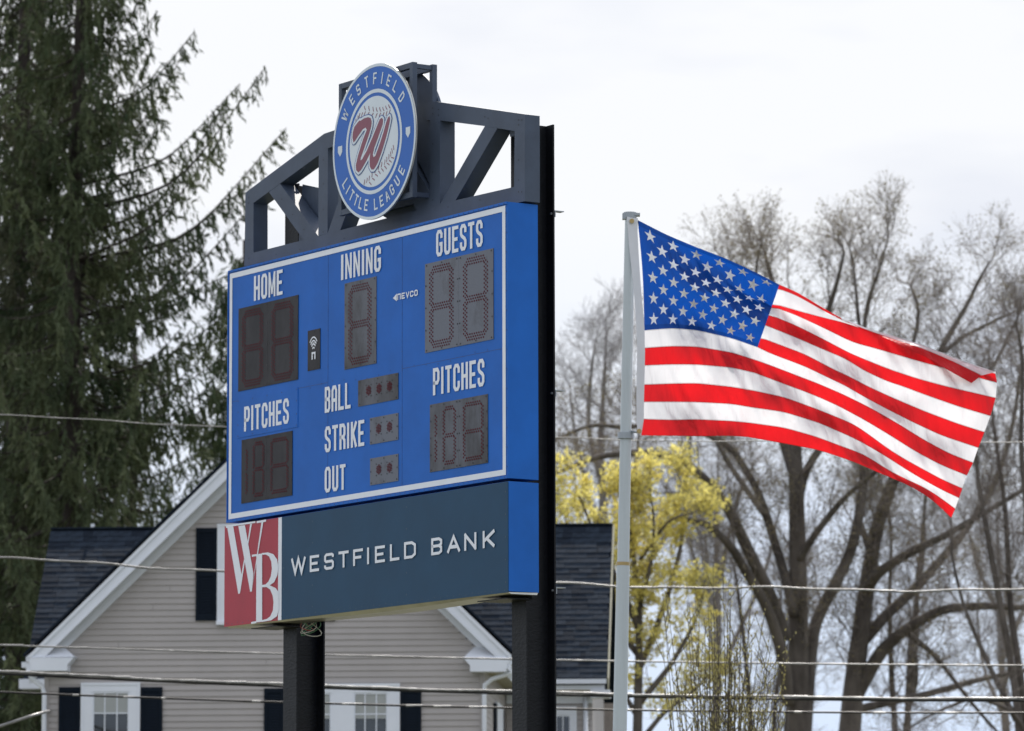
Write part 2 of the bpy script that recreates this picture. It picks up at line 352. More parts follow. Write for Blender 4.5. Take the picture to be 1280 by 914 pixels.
for nm, (tl, tr, bl, br, kd, mm) in PAN.items():
    q = [fb(*tl), fb(*tr), fb(*bl), fb(*br)]
    u1 = (q[0][0]+q[2][0])/2; u0 = (q[1][0]+q[3][0])/2; z1 = (q[0][1]+q[1][1])/2; z0 = (q[2][1]+q[3][1])/2
    cells = 2 if kd in ('d2', 'p') else 1
    for c in range(cells):
        a1 = u1-(u1-u0)*c/cells; a0 = u1-(u1-u0)*(c+1)/cells
        if c == 0 and cells == 2: a0 += .003
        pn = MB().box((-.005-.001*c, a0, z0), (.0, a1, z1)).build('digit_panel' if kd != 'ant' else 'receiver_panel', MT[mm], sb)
        eD = -.0075-.001*c; md = MB(); ms = MB(); cw = a1-a0
        if kd in ('d1', 'd2'):
            digit_dots(md, a1-.19*cw, a0+.21*cw, z0+.075*(z1-z0), z1-.085*(z1-z0), eD, 3, .0250, .0350)
        elif kd == 'p':
            if c == 0: digit_dots(md, a1-.1*cw, a1-.22*cw, z0+.12*(z1-z0), z1-.14*(z1-z0), eD, 2, .022, .032, True); digit_dots(md, a1-.50*cw, a0+.12*cw, z0+.10*(z1-z0), z1-.10*(z1-z0), eD, 2, .022, .032)
            else: digit_dots(md, a1-.20*cw, a0+.18*cw, z0+.10*(z1-z0), z1-.10*(z1-z0), eD, 2, .022, .032)
        elif kd in ('c2', 'c3'):
            n = int(kd[1]); xs = [.27, .53, .79] if n == 3 else [.32, .70]
            for fx in xs:
                uc = a1-fx*cw; zc = (z0+z1)/2+.01
                for i in range(-3, 4):
                    for j in range(-3, 4):
                        uu = i*.0155+(j % 2)*.0078; zz = j*.0135
                        if uu*uu+zz*zz < .043**2: hexd(md, uc+uu, zc+zz, .0066, eD)
                for sx in (-1, 1):
                    for sz in (-1, 1): hexd(ms, uc+sx*.043, zc+sz*.052, .0075, eD)
        nx = 3; nz = 4 if (z1-z0) > .5 else 2
        for i in range(nx):
            f = (.05, .5, .95)[i]
            for z in (z0+.018, z1-.018): hexd(ms, a1-f*cw, z, .0088, eD)
        for j in range(1, nz):
            for u in (a0+.016, a1-.016): hexd(ms, u, z0+(z1-z0)*j/nz, .0088, eD)
        if md.v: tag(md.build('led_dots', MT['led'], pn), kind='stuff')
        tag(ms.build('screws', MT['screw'], pn), kind='stuff')
        if kd == 'ant':
            mw = MB(); uc = (a0+a1)/2; zc = z0+.26*(z1-z0)+.09
            tfa = lambda x, z, lift: (-.0085-lift, uc-x, z)
            for r_ in (.028, .052, .076, .100):
                ribbon(mw, [(r_*.85*math.sin(t), zc-.015+r_*1.35*math.cos(t)) for t in np.linspace(-.85, .85, 9)], .0065, tfa)
            glyph(mw, 'n', -.035, .035, zc-.09, zc-.02, .018, tfa, .02)
            ribbon(mw, [(-.05, z1-.125), (.05, z1-.125)], .0025, tfa); ribbon(mw, [(-.04, z1-.14), (.04, z1-.14)], .002, tfa)
            mw.build('receiver_emblem', MT['white_vinyl'], pn)
# access plate under HOME with its PITCHES caption: thin raised seam and screws
q = [fb(296.9,500.2), fb(372.7,483.3), fb(296.9,547.6), fb(372.7,534.3)]
u1, u0, z1, z0 = (q[0][0]+q[2][0])/2, (q[1][0]+q[3][0])/2, (q[0][1]+q[1][1])/2, (q[2][1]+q[3][1])/2
MB().box((-.0045, u0, z0), (0, u1, z1)).build('access_plate', MT['blue'], sb)
ms = MB()
for i in range(5):
    for z in (z0+.02, z1-.02): hexd(ms, u0+.02+(u1-u0-.04)*i/4, z, .007, -.0062)
for j in range(1, 3):
    for u in (u0+.02, u1-.02): hexd(ms, u, z0+(z1-z0)*j/3, .007, -.0062)
for i in range(60):                              # small fixings round the cabinet edge and between the panels
    u = W*(i+.5)/60
    hexd(ms, u, Z0+H-.012, .006, -.0125); hexd(ms, u, Z0+.010, .006, -.0125)
for j in range(14):
    z = Z0+.1+(H-.2)*j/13
    hexd(ms, .014, z, .006, -.0025); hexd(ms, W*.355, z, .0055, -.0025); hexd(ms, W*.62, z, .0055, -.0025) if abs(z-Z0-H*.5) < .7 else None
zr = fb(500, 462)[1]
for i in range(17): hexd(ms, .12+(W*.66)*i/16, zr+.02*math.sin(i), .006, -.0025)
tag(ms.build('screws', MT['bluescrew'], sb), kind='stuff')
for (u0, u1, z0, z1) in ((W*.355, W*.355+.003, Z0+.085, Z0+H-.085), (W*.62, W*.62+.003, Z0+.085, Z0+H-.085), (.085, W*.355, Z0+H*.47, Z0+H*.47+.003), (W*.62+.01, W-.085, Z0+H*.475, Z0+H*.475+.003)):
    MB().box((-.0012, u0, z0), (0, u1, z1)).build('sheet_seam', MT['bluescrew'], sb)
# maker's mark
u, z = fb(492, 373); mb = MB(); t_ = tf_face(u, -.007)
mb.add([t_(0, z, 0), t_(.065, z-.035, 0), t_(.065, z+.035, 0)], [(0, 1, 2)]); x = .075
for c in 'NEVCO': 
    glyph(mb, 'n' if c == 'N' else c, x, x+.058, z-.026, z+.03, .012, t_, .014); x += .072
mb.build('maker_mark', MT['white_vinyl'], sb)

# bank sign ----------------------------------------------------------
BU = 4.9126; BZ1 = Z0-.027; BZ0 = Z0-.9985
bk = MB().box((0.004, 0, BZ0+.01), (D, BU-.01, BZ1)).build('sponsor_cabinet', MT['blue'], sb)
uw_, _ = fb(352.8, 720); uw2, _ = fb(348.6, 720)
face = MB().box((-.006, .0, BZ0), (.002, uw_, BZ1-.004)).build('sponsor_face', MT['slate'], bk)
redp = MB().box((-.007, uw2, BZ0), (.001, BU, BZ1-.004)).build('emblem_face', MT['red_panel'], bk)
MB().box((-.0085, uw_+.0, BZ0), (.0, uw2+.0, BZ1-.004)).build('white_divider', MT['white_vinyl'], bk)
# bright bare underside with a slight sag
mb = MB(); n = 24
for i in range(n):
    def lip(k): return BZ0-.012-.022*math.sin(math.pi*min(1, k/n*1.15))**2
    a, b = W*i/n, W*(i+1)/n
    mb.prism([(.0, a, BZ0+.002), (.03, a, lip(i)), (D-.02, a, lip(i)), (D-.01, a, BZ0+.008)], [(.0, b, BZ0+.002), (.03, b, lip(i+1)), (D-.02, b, lip(i+1)), (D-.01, b, BZ0+.008)], caps=i in (0, n-1))
fixn(mb.build('underside_pan', MT['alu'], bk))
ms = MB()
for uu in (fb(391.5, 700)[0], fb(509, 700)[0], .03, uw_-.04):
    for j in range(5): hexd(ms, uu, BZ0+.09+(BZ1-BZ0-.18)*j/4, .0075, -.0085)
for i in range(48): hexd(ms, .05+(BU-.1)*i/47, BZ0+.02+(i % 2)*.012, .006, -.0085)
tag(ms.build('rivets', MT['slatescrew'], bk), kind='stuff')
# bank lettering, one word per mesh
WL = [('W',65,145),('E',168,220),('s',247,300),('T',325,383),('F',407,462),('I',482,497),('E',527,583),('L',610,663),('D',688,753),('B',838,898),('a',925,997),('N',1020,1087),('K',1122,1188)]
def bpx(x): return x/4.414+350
zt = []; 
def bank_y(x, top): # cap line / base line measured along the word
    return (698.4+(662-698.4)*(x-364.7)/(618-364.7)) if top else (718.8+(683.6-718.8)*(x-364.7)/(618-364.7))
z1 = np.mean([fb(x, bank_y(x, 1), -.006)[1] for x in (370, 490, 610)]); z0 = np.mean([fb(x, bank_y(x, 0), -.006)[1] for x in (370, 490, 610)])
for word in (WL[:9], WL[9:]):
    mb = MB()
    for c, xa, xb in word:
        ua = fb(bpx(xa), 690, -.008)[0]; ub = fb(bpx(xb), 690, -.008)[0]; sw = .0255
        t_ = tf_face(ua, -.014); wd = ua-ub
        if c == 'I': ribbon(mb, [(wd/2, z0), (wd/2, z1)], .016, t_)
        else: glyph(mb, c, 0, wd, z0, z1, sw, t_, .032)
    o = mb.build('lettering', MT['white_vinyl'], bk)
# WB emblem
def P6(x, y): return fb(x/6.09+276, y/6.09+640, -.0095)
mb = MB()
def poly(pts, e): plane_poly(mb, [P6(*p) for p in pts], e)
poly([(48,112),(94,108),(158,480),(145,622),(133,624)], -.0095)
poly([(145,620),(150,600),(184,372),(180,345),(158,470)], -.0098)
poly([(134,108),(184,100),(249,470),(237,606),(224,608)], -.0101)
poly([(203,245),(224,92),(238,90),(206,262)], -.0104)
poly([(237,604),(310,78),(325,76),(270,400),(250,520)], -.0107)
poly([(36,104),(264,70),(264,84),(190,95),(96,109),(42,124)], -.0110)
poly([(274,70),(346,58),(346,74),(274,86)], -.0110)
poly([(272,323),(316,317),(316,836),(270,842)], -.0113)
poly([(238,326),(274,321),(274,336),(238,342)], -.0110)
poly([(232,838),(271,832),(271,847),(232,853)], -.0110)
def bowl(o_, i_, e):
    n = len(o_)
    for k in range(n-1): poly([o_[k], o_[k+1], i_[k+1], i_[k]], e)
bowl([(314,314),(360,308),(402,322),(430,362),(440,420),(432,482),(408,535),(370,562),(314,570)],
     [(314,326),(345,325),(370,340),(386,380),(390,435),(382,490),(364,530),(342,552),(314,557)], -.0116)
bowl([(314,557),(372,558),(420,580),(442,612),(443,680),(443,745),(428,795),(385,825),(314,838)],
     [(314,574),(350,572),(378,592),(397,640),(403,690),(398,750),(378,795),(350,816),(314,824)], -.0119)
mb.build('monogram', MT['white_vinyl'], bk)

# truss --------------------------------------------------------------
ET, ETb = .165, .325
def tp(pts): return [fb(x, y, ET) for x, y in pts]
TR = [
 ('top_chord', [(306.6,241),(405,167.3),(426,160.2),(426,179),(409.8,185.5),(398.4,194.3),(316.8,253.8),(306.6,262)]),
 ('upright', [(306.6,262),(316.8,253.8),(316.8,316.2),(305.6,318.6)]),
 ('bottom_chord', [(305.6,318.6),(316.8,315.9),(397.8,295.5),(409.4,292),(425,288),(520.7,263),(537,258.7),(550,255.3),(569.3,250.5),(642.5,233.7),(656,230.5),(656,251.5),(304.9,333)]),
 ('diagonal_brace', [(336,240.2),(349.9,229.7),(397.8,295.3),(379.9,300.6)]),
 ('upright', [(398.4,194.3),(409.8,185.5),(409.4,292),(397.8,295.3)]),
 ('diagonal_brace', [(409.4,292),(425,288),(462,190),(462,168),(448,178)]),
 ('diagonal_brace', [(520.7,263),(537.3,258.6),(537.3,240),(490,165),(480,168),(480,190)]),
 ('top_chord', [(527.7,128.5),(544.5,127),(656,142.9),(656,166),(643.2,163.9),(605.9,157.8),(550,150.6),(532,150)]),
 ('upright', [(537.3,150.2),(550,150.6),(550,255.3),(537.3,258.6)]),
 ('diagonal_brace', [(605.9,157.8),(621.5,160.6),(569.3,250.5),(550,255.3)]),
 ('upright', [(643.2,163.9),(656,166),(656,230.5),(642.5,233.7)]),
 ('centre_box', [(462,128),(527.7,128.5),(532,150),(537.3,150.2),(537.3,238),(500,160),(462,160)])]
for i, (nm, pl) in enumerate(TR):
    q = tp(pl); o_ = .0004*(i % 4) if nm != 'centre_box' else .03
    mb = MB(); plane_poly(mb, q, ET+o_, ETb-ET-o_*2); fixn(mb.build(nm, MT['truss'], sb))
ms = MB()
for x, y in [(311,247),(311,254),(311,300),(311,323),(345,318),(375,312),(404,200),(404,230),(404,262),(404,290),(360,225),(380,210),(352,249),(366,268),(380,287),(541,135),(548,137),(541,142),(548,144),(541,180),(541,215),(541,250),(610,148),(606,146),(648,150),(648,156),(652,150),(648,200),(648,225),(648,240),(652,240),(430,298),(470,287),(510,276),(560,259),(600,250),(580,236),(592,215),(604,193),(575,134)]:
    u, z = fb(x, y, ET-.002); hexd(ms, u, z, .007, ET-.0025)
tag(ms.build('rivets', MT['screw'], sb), kind='stuff')
# end cap sheet, a little lighter edge fold
# posts: wide-flange steel
uR0, uR1 = fb(658, 800, .335)[0], fb(640, 800, .335)[0]
uL0, uL1 = fb(370.5, 850, .335)[0], fb(354, 850, .335)[0]
PD = .315
ztop = fb(696, 155, .65)[1]
for (a, b) in ((uR0, uR1), (uL0, uL1)):
    mb = MB(); m_ = (a+b)/2; E0 = .335
    mb.box((E0, a, 0), (E0+.016, b, ztop)); mb.box((E0+PD-.016, a, 0), (E0+PD, b, ztop)); mb.box((E0+.016, m_-.006, 0), (E0+PD-.016, m_+.006, ztop))
    po = mb.build('steel_post', MT['post'], sb)
    for yy in (261, 486, 733):                   # angle clips and bolts on the rear flange
        mc = MB()
        z = fb(703, yy, .66)[1] if a < 2 else fb(703, yy, .66)[1]
        mc.box((E0+PD+.001, a-.004, z-.06), (E0+PD+.009, a+.06, z+.0)); mc.box((E0+PD+.009, a-.004, z-.008), (E0+PD+.10, a+.06, z))
        mc.tube([(E0+PD-.03, a+.02, z-.03), (E0+PD+.02, a+.02, z-.03)], .010, 6)
        mc.build('angle_clip', MT['polegrey'] if a < 2 else MT['post'], po)
for a, b in ((uR0, uR1), (uL0, uL1)):
    mb = MB(); mb.box((.05, a-.12, BZ0-.045), (.334, b+.12, BZ0-.036)); mb.box((.30, a-.14, BZ0-.035), (.334, b+.14, BZ0+.005))
    mb.build('mounting_bracket', MT['post'], sb)
# loose wiring under the sign by the left post
for k, mm in enumerate(('wA', 'wB', 'wC', 'wA', 'wC')):
    u, z = fb(384+k*1.5, 781, .2); pts = [(.2+.05*math.sin(t*5+k), u+.10*math.sin(t*6.3+k*1.7), z+.02-.11*math.sin(t*math.pi)*(.6+.15*k)) for t in np.linspace(0, 1, 12)]
    MB().tube(pts, .004, 5).build('loose_wire', MT[mm], sb, True)
# rear stiffener plates seen through the truss openings
mb = MB(); plane_poly(mb, [fb(x, y, .345) for x, y in ((379,230.5),(402,235.5),(402,300),(374,304))], .338, .010); fixn(mb.build('gusset_plate', MT['truss'], sb))
mb = MB(); mb.box((.27, uL0-.05, ztop-.16), (.32, uL0-.0, ztop-.09)); mb.build('truss_bracket', MT['truss'], sb)
mb = MB(); zz = fb(640, 166, .30)[1]; mb.box((.24, uR0-.02, zz-.05), (.32, uR0+.10, zz)); mb.build('truss_bracket', MT['truss'], sb)

# round emblem -------------------------------------------------------
LE = -.055; lu, lz = fb(467.5, 177.0, LE); R = .7224
lg = bpy.data.objects.new('round_emblem', None)
def disc_ring(r0, r1, e, n=72):
    mb = MB()
    if r0 <= 0: mb.add([(e, lu+r1*math.cos(2*math.pi*i/n), lz+r1*math.sin(2*math.pi*i/n)) for i in range(n)], [tuple(range(n))]); return mb
    for i in range(n):
        a, b = 2*math.pi*i/n, 2*math.pi*(i+1)/n
        mb.add([(e, lu+r*math.cos(t), lz+r*math.sin(t)) for r, t in ((r0, a), (r1, a), (r1, b), (r0, b))], [(0, 1, 2, 3)])
    return mb
n = 72
mb = MB(); mb.prism([(LE, lu+R*math.cos(2*math.pi*i/n), lz+R*math.sin(2*math.pi*i/n)) for i in range(n)], [(LE+.014, lu+R*math.cos(2*math.pi*i/n), lz+R*math.sin(2*math.pi*i/n)) for i in range(n)])
lg = fixn(mb.build('emblem_disc', MT['logo_edge'], sb))
disc_ring(0, R-.0012, LE-.0015).build('blue_face', MT['logo_blue'], lg)
disc_ring(.695, R-.001, LE-.003).build('outer_ring', MT['logo_white'], lg)
disc_ring(.453, .487, LE-.003).build('inner_ring', MT['logo_white'], lg)
ball = disc_ring(0, .421, LE-.003).build('baseball', MT['logo_white'], lg)
def to_s(px, py): u, z = fb(px, py, LE); return lu-u, z-lz       # right, up from centre
mb = MB(); mb2 = MB()
top = [('W',431,143.4),('E',440,124),('s',448.5,112),('T',458.7,102),('F',469.2,98.9),('I',478,98.9),('E',486,102.9),('L',493.6,111.3),('D',501,123.8)]
bot = [('L',429.9,233.5),('I',433.8,240.8),('T',438.9,247.4),('T',444.9,252.8),('L',450.9,257.6),('E',458.1,258.2),('L',470.2,256.4),('E',477.4,251),('a',484.6,245),('G',490,236),('U',496,225.1),('E',502,212.5)]
for lst, up_, m_ in ((top, 1, mb), (bot, -1, mb2)):
    for c, px, py in lst:
        s_, z_ = to_s(px, py); ang = math.atan2(s_, z_) if up_ > 0 else math.atan2(s_, -z_)
        r_ = .588; hh = .054; wd = .031 if c != 'W' else .052
        def tfr(x, z, lift, ang=ang, up_=up_, r_=r_):
            if up_ > 0: X = x*math.cos(ang)+(r_+z)*math.sin(ang); Zc = -x*math.sin(ang)+(r_+z)*math.cos(ang)
            else: X = x*math.cos(ang)+(r_-z)*math.sin(ang); Zc = x*math.sin(ang)-(r_-z)*math.cos(ang)
            return (LE-.004-lift, lu-X, lz+Zc)
        if c == 'I': ribbon(m_, [(0, -hh), (0, hh)], .0085, tfr)
        else: glyph(m_, c, -wd, wd, -hh, hh, .017, tfr)
mb.build('lettering', MT['logo_white'], lg); mb2.build('lettering', MT['logo_white'], lg)
for cx in (-.59, .59):
    mb = MB(); mb.add([(LE-.004, lu-(cx+a), lz+b+.0) for a, b in ((-.038, .045), (.038, .045), (.038, -.012), (0, -.055), (-.038, -.012))], [(0, 1, 2, 3, 4)])
    mb.build('home_plate_mark', MT['logo_white'], lg)
# stitches: chevron ticks along two seams
mb = MB()
def seam(pts, n, flip):
    P_ = np.array([to_s(x, y) for x, y in pts]); T = np.linspace(0, 1, len(P_)); 
    for i in range(n):
        t = (i+.5)/n; p = np.array([np.interp(t, T, P_[:, k]) for k in (0, 1)]); q_ = np.array([np.interp(min(1, t+.02), T, P_[:, k]) for k in (0, 1)])-np.array([np.interp(max(0, t-.02), T, P_[:, k]) for k in (0, 1)])
        d = q_/np.linalg.norm(q_); nn = np.array([-d[1], d[0]])
        for s_ in (-1, 1):
            a = p+nn*s_*.006; b = p+nn*s_*.048-d*.026*flip
            m_ = (a+b)/2-d*.004*flip
            if max(np.linalg.norm(b), np.linalg.norm(a)) > .415: continue
            tfs = lambda x, z, lift: (LE-.0045-lift, lu-x, lz+z)
            ribbon(mb, [tuple(a), tuple(m_), tuple(b)], .0048, tfs)
seam([(444,150),(450,141),(458,138.5),(470,141),(480,140),(489,136),(494,131)], 14, 1)
seam([(454,233),(462,227),(472,214),(482,206),(489,197),(494,186)], 13, -1)
tag(mb.build('stitching', MT['maroon'], ball), kind='stuff')
Wp = [(50,478),(43,440),(46,395),(58,352),(88,312),(102,298),(108,302),(140,280),(172,272),(192,280),(200,305),(197,345),(182,400),(143,515),(112,600),(108,625),(120,618),(160,545),(205,440),(243,345),(265,290),(282,277),(293,292),(290,330),(262,410),(222,520),(209,575),(214,598),(230,588),(262,500),(296,395),(316,320),(332,275),(345,262),(351,285),(342,335),(315,445),(282,555),(245,655),(218,698),(198,700),(184,672),(182,610),(190,560),(150,640),(112,705),(92,724),(74,706),(70,665),(88,585),(130,450),(160,375),(150,357),(128,370),(90,425),(62,470)]
WS = [to_s(x/6.529+435, y/6.529+105) for x, y in Wp]
tw = lambda o: (lambda x, z, lift: (LE-.006-o-lift*.5, lu-x, lz+z))
mb = MB()
def thickline(pts, hw, o):
    m = len(pts)
    for i in range(m):
        a = np.array(pts[i]); b = np.array(pts[(i+1) % m]); d = b-a; Ln = np.linalg.norm(d)+1e-9; d /= Ln; nn = np.array([-d[1], d[0]])*hw
        l_ = (i % 7)*.00012
        mb.add([tw(o)(*(a+nn), l_), tw(o)(*(a-nn), l_), tw(o)(*(b-nn), l_), tw(o)(*(b+nn), l_)], [(0, 1, 2, 3)])
        mb.add([tw(o)(a[0]+hw*math.cos(t), a[1]+hw*math.sin(t), l_+.0009) for t in np.linspace(0, 2*math.pi, 9)[:-1]], [tuple(range(8))])
thickline(WS, .030, 0); sc_ = mb.build('script_outline', MT['navylogo'], ball)
mb = MB(); thickline(WS, .021, .0015); mb.build('script_gap', MT['logo_white'], ball)
mb = MB(); mb.add([tw(.003)(x, z, 0) for x, z in WS], [tuple(range(len(WS)))]); mb.build('script_initial', MT['maroon'], ball)
# square tube frames behind the emblem, and the matching disc on the back
def frame(e0, e1, px4, t, nm):
    ul_, ur_, zb_, zt_ = px4; mb = MB()
    mb.box((e0, ur_, zb_), (e1, ur_+t, zt_)); mb.box((e0, ul_-t, zb_), (e1, ul_, zt_))
    mb.box((e0+.001, ur_+t, zb_), (e1-.001, ul_-t, zb_+t)); mb.box((e0+.001, ur_+t, zt_-t), (e1-.001, ul_-t, zt_)); return mb.build(nm, MT['truss'], sb)
e0 = -.022
a = fb(422.6, 105.5, e0); b = fb(515.3, 77.5, e0); c = fb(424, 264, e0); d = fb(516, 252, e0)
ul_, ur_, zt_, zb_ = (a[0]+c[0])/2, (b[0]+d[0])/2, (a[1]+b[1])/2, (c[1]+d[1])/2
frame(e0, e0+.05, (ul_, ur_, zb_, zt_), .05, 'emblem_frame'); frame(e0+.215, e0+.265, (ul_, ur_, zb_, zt_), .05, 'emblem_frame')
for (u, z) in ((ul_-.03, zt_-.03), (ur_+.03, zt_-.03), (ul_-.03, zb_+.03), (ur_+.03, zb_+.03)): MB().box((e0+.05, u-.02, z-.02), (e0+.215, u+.02, z+.02)).build('frame_spacer', MT['truss'], sb)
mb = MB(); eb = e0+.267; Rb = R*.97
mb.prism([(eb, lu+Rb*math.cos(2*math.pi*i/n), lz+Rb*math.sin(2*math.pi*i/n)) for i in range(n)], [(eb+.028, lu+Rb*math.cos(2*math.pi*i/n), lz+Rb*math.sin(2*math.pi*i/n)) for i in range(n)])
fixn(mb.build('rear_emblem_disc', MT['truss'], sb))

# ================================================================== FLAGPOLE AND FLAG
FY = 32.3
pb = at(774.8, 914, FY); pt_ = at(787.6, 272, FY); dirp = (pt_-pb)/np.linalg.norm(pt_-pb); base = pb-dirp*(pb[2]/dirp[2])
fp = empty('flagpole', tuple(base)); tag(fp, 'white tapered metal flagpole with grey collar carrying the striped flag', 'flagpole')
def onpole(py):
    t = (at(780, py, FY)[2]-base[2])/dirp[2]; return base+dirp*t
loc = lambda P: tuple(np.array(P)-base)
j = onpole(705); tpp = onpole(271)
MB().tube([loc(base), loc(j)], [.058, .0465], 24, False).build('lower_shaft', MT['poleW'], fp, True)
MB().tube([loc(j), loc(tpp)], [.0425, .036], 24, False).build('upper_shaft', MT['poleW'], fp, True)
MB().tube([loc(j-dirp*.012), loc(j+dirp*.012)], .0485, 24).build('joint_ring', MT['brass'], fp)
cc = onpole(545); MB().tube([loc(cc-dirp*.022), loc(cc+dirp*.022)], .058, 20).build('collar', MT['polegrey'], fp)
mb = MB(); mb.tube([loc(tpp-dirp*.01), loc(tpp+dirp*.03)], .047, 20); q = tpp
mb.box(loc(q+np.array([-.055, -.03, -.02])), loc(q+np.array([.01, .03, .022]))); mb.box(loc(q+np.array([.01, -.035, .004])), loc(q+np.array([.07, .035, .022])))
mb.build('truck_cap', MT['polegrey'], fp)
mb = MB(); mb.tube([loc(cc+np.array([.04, -.02, .03])), loc(cc+np.array([.075, -.05, .02])), loc(cc+np.array([.10, -.03, .03]))], .008, 6); mb.build('snap_hook', MT['polegrey'], fp)

# flag surface: seam lines k = 0 (top) .. 13 (bottom), each measured left to the star field's edge and on to the fly end
LK = {0: [(797,275),(832.5,293.3),(867.5,308),(902.5,321.3),(937.5,337),(974.3,356)],
 7: [(805.4,413),(839.5,410.2),(871,412.6),(914.8,422.8),(947.1,434.1)],
 8: [(806.2,435),(839.5,432.7),(871,433.3),(914.8,440.6),(945,450.3)],
 9: [(805.9,456.9),(839.5,455.5),(871,455.7),(914.8,459.5),(943,466)],
 10: [(805.4,480.9),(839.5,479.6),(871,479.1),(914.8,483.7),(941,488.2)],
 11: [(804.5,502.4),(839.5,502.4),(871,502.7),(914.8,505),(939,509.2)],
 12: [(804.5,523.9),(839.5,525.1),(871,524.3),(914.8,526.4),(938,528.7)],
 13: [(801,544.4),(839.5,544.9),(871,545.3),(914.8,544.9),(935,546.5)]}
RK = {0: [(974.3,356),(995,364.6),(1030,385.7),(1056,400.5),(1077,411.5),(1110,423.5),(1135.8,437),(1159,446.5),(1182.6,461.5),(1214.3,479)],
 1: [(974.6,361.5),(995,369),(1030,389),(1056,402),(1077,410),(1112,422.5),(1147.5,433.5),(1171,443),(1199,455.5),(1227,469.5)],
 1.5: [(973,371),(995,376),(1030,391),(1058.4,400),(1089,412.3),(1124,421.7),(1159,433.5),(1194.4,447.5),(1229.5,460),(1244.7,465)],
 2: [(971,381),(995,388),(1030,397.4),(1056,403.5),(1089,415),(1124,425),(1159,436.5),(1194.4,450.5),(1229,463.5),(1244,467)],
 3: [(969.4,384.5),(995,393.9),(1030,410.3),(1065.5,427.9),(1100.6,437.3),(1147.5,451.3),(1182.6,460.7),(1212,467.7),(1228.3,474),(1246.4,478.3)],
 4: [(965.9,395),(995,406.8),(1030,424.4),(1060.8,440.8),(1077,447.8),(1112.3,461.9),(1147.5,473.6),(1182.6,483),(1244.7,497.5)],
 5: [(960,408),(995,422),(1030,437.3),(1058.4,449),(1077,461.9),(1112.3,478.3),(1122,480.5),(1155,493),(1198.8,508.4),(1238,520)],
 6: [(953,422.8),(960,425.5),(1006.9,443.1),(1042,461.9),(1065.5,472.4),(1078.4,480),(1111.3,495.3),(1155,513.9),(1198.8,530.3),(1230.5,540.2)],
 7: [(947.1,434.1),(960,440.8),(1006.9,458.4),(1042,475.5),(1056.6,482),(1078.4,495.3),(1111.3,512.8),(1144,529.2),(1176.9,544.5),(1222.8,559.8)],
 8: [(945,450.3),(960,455.5),(1007,473.6),(1023.8,480),(1056.6,494.2),(1089.4,510.6),(1122,529.2),(1155,550),(1187.8,567.5),(1216.3,578.4)],
 9: [(943,466),(980,480),(1012.8,492),(1045.6,506.3),(1078.4,523.8),(1111.3,543.4),(1144,564.2),(1176.9,581.7),(1208.6,594.4)],
 10: [(941,488.2),(980,496.4),(1023.8,512.4),(1067.5,530.3),(1089.4,545.6),(1111.3,562),(1133,575.2),(1155,587.2),(1176.9,599.2),(1203,610.6)],
 11: [(939,509.2),(980,515),(1023.8,528.6),(1067.5,547.8),(1089.4,559.8),(1111.3,573),(1133,587.2),(1155,600.3),(1176.9,612.4),(1198.8,622.6)],
 12: [(938,528.7),(980,534.5),(1019.4,545.6),(1045.6,555.5),(1078.4,567.5),(1089.4,574),(1111.3,588.3),(1133,599.2),(1155,609),(1172.5,620),(1194,636)],
 13: [(935,546.5),(980,554.3),(1023.8,562.7),(1067.5,577.4),(1102.5,592.7),(1133,605.4),(1159,620),(1176.9,635.3),(1189,647.4)]}
NL, NR = 40, 64
def samp(pl, n):
    a = np.array(pl, float); xs = np.linspace(a[0, 0], a[-1, 0], n+1); ys = np.interp(xs, a[:, 0], a[:, 1])
    for _ in range(6):
        y2 = ys.copy(); y2[1:-1] = (ys[:-2]+2*ys[1:-1]+ys[2:])/4; ys = y2
    return np.stack([xs, ys], 1)
fr = np.array([0, .07, .32, .37, .49, .65, .86, 1.]); un = np.arange(8)/7
LS = {k: samp(v, NL) for k, v in LK.items()}
ss = np.linspace(0, 1, NL+1)[:, None]
for k in range(1, 7):
    f_ = un[k]*(1-ss**2)+fr[k]*ss**2; LS[k] = LS[0]*(1-f_)+LS[7]*f_
    bul = np.sin(np.pi*np.clip(f_, 0, 1))*6*(1-ss)**2; LS[k] = LS[k]+np.concatenate([bul*0.35, bul*0], 1)
LS[1.5] = (LS[1]+LS[2])/2
RS = {k: samp(v, NR) for k, v in RK.items()}
rows = [0, 1, 1.5]+list(range(2, 14))
G = {k: np.concatenate([LS[k], RS[k][1:]], 0) for k in rows}        # (NL+NR+1, 2)
NC = NL+NR
def flag_px(c, k):                               # c column index (float), k seam coordinate (float)
    ks = rows; i = max(0, min(len(ks)-2, int(np.searchsorted(ks, k, 'right')-1))); t = (k-ks[i])/(ks[i+1]-ks[i])
    c = min(max(c, 0), NC); c0 = min(int(c), NC-1); f_ = c-c0
    A = G[ks[i]][c0]*(1-f_)+G[ks[i]][c0+1]*f_; B = G[ks[i+1]][c0]*(1-f_)+G[ks[i+1]][c0+1]*f_
    return A*(1-t)+B*t
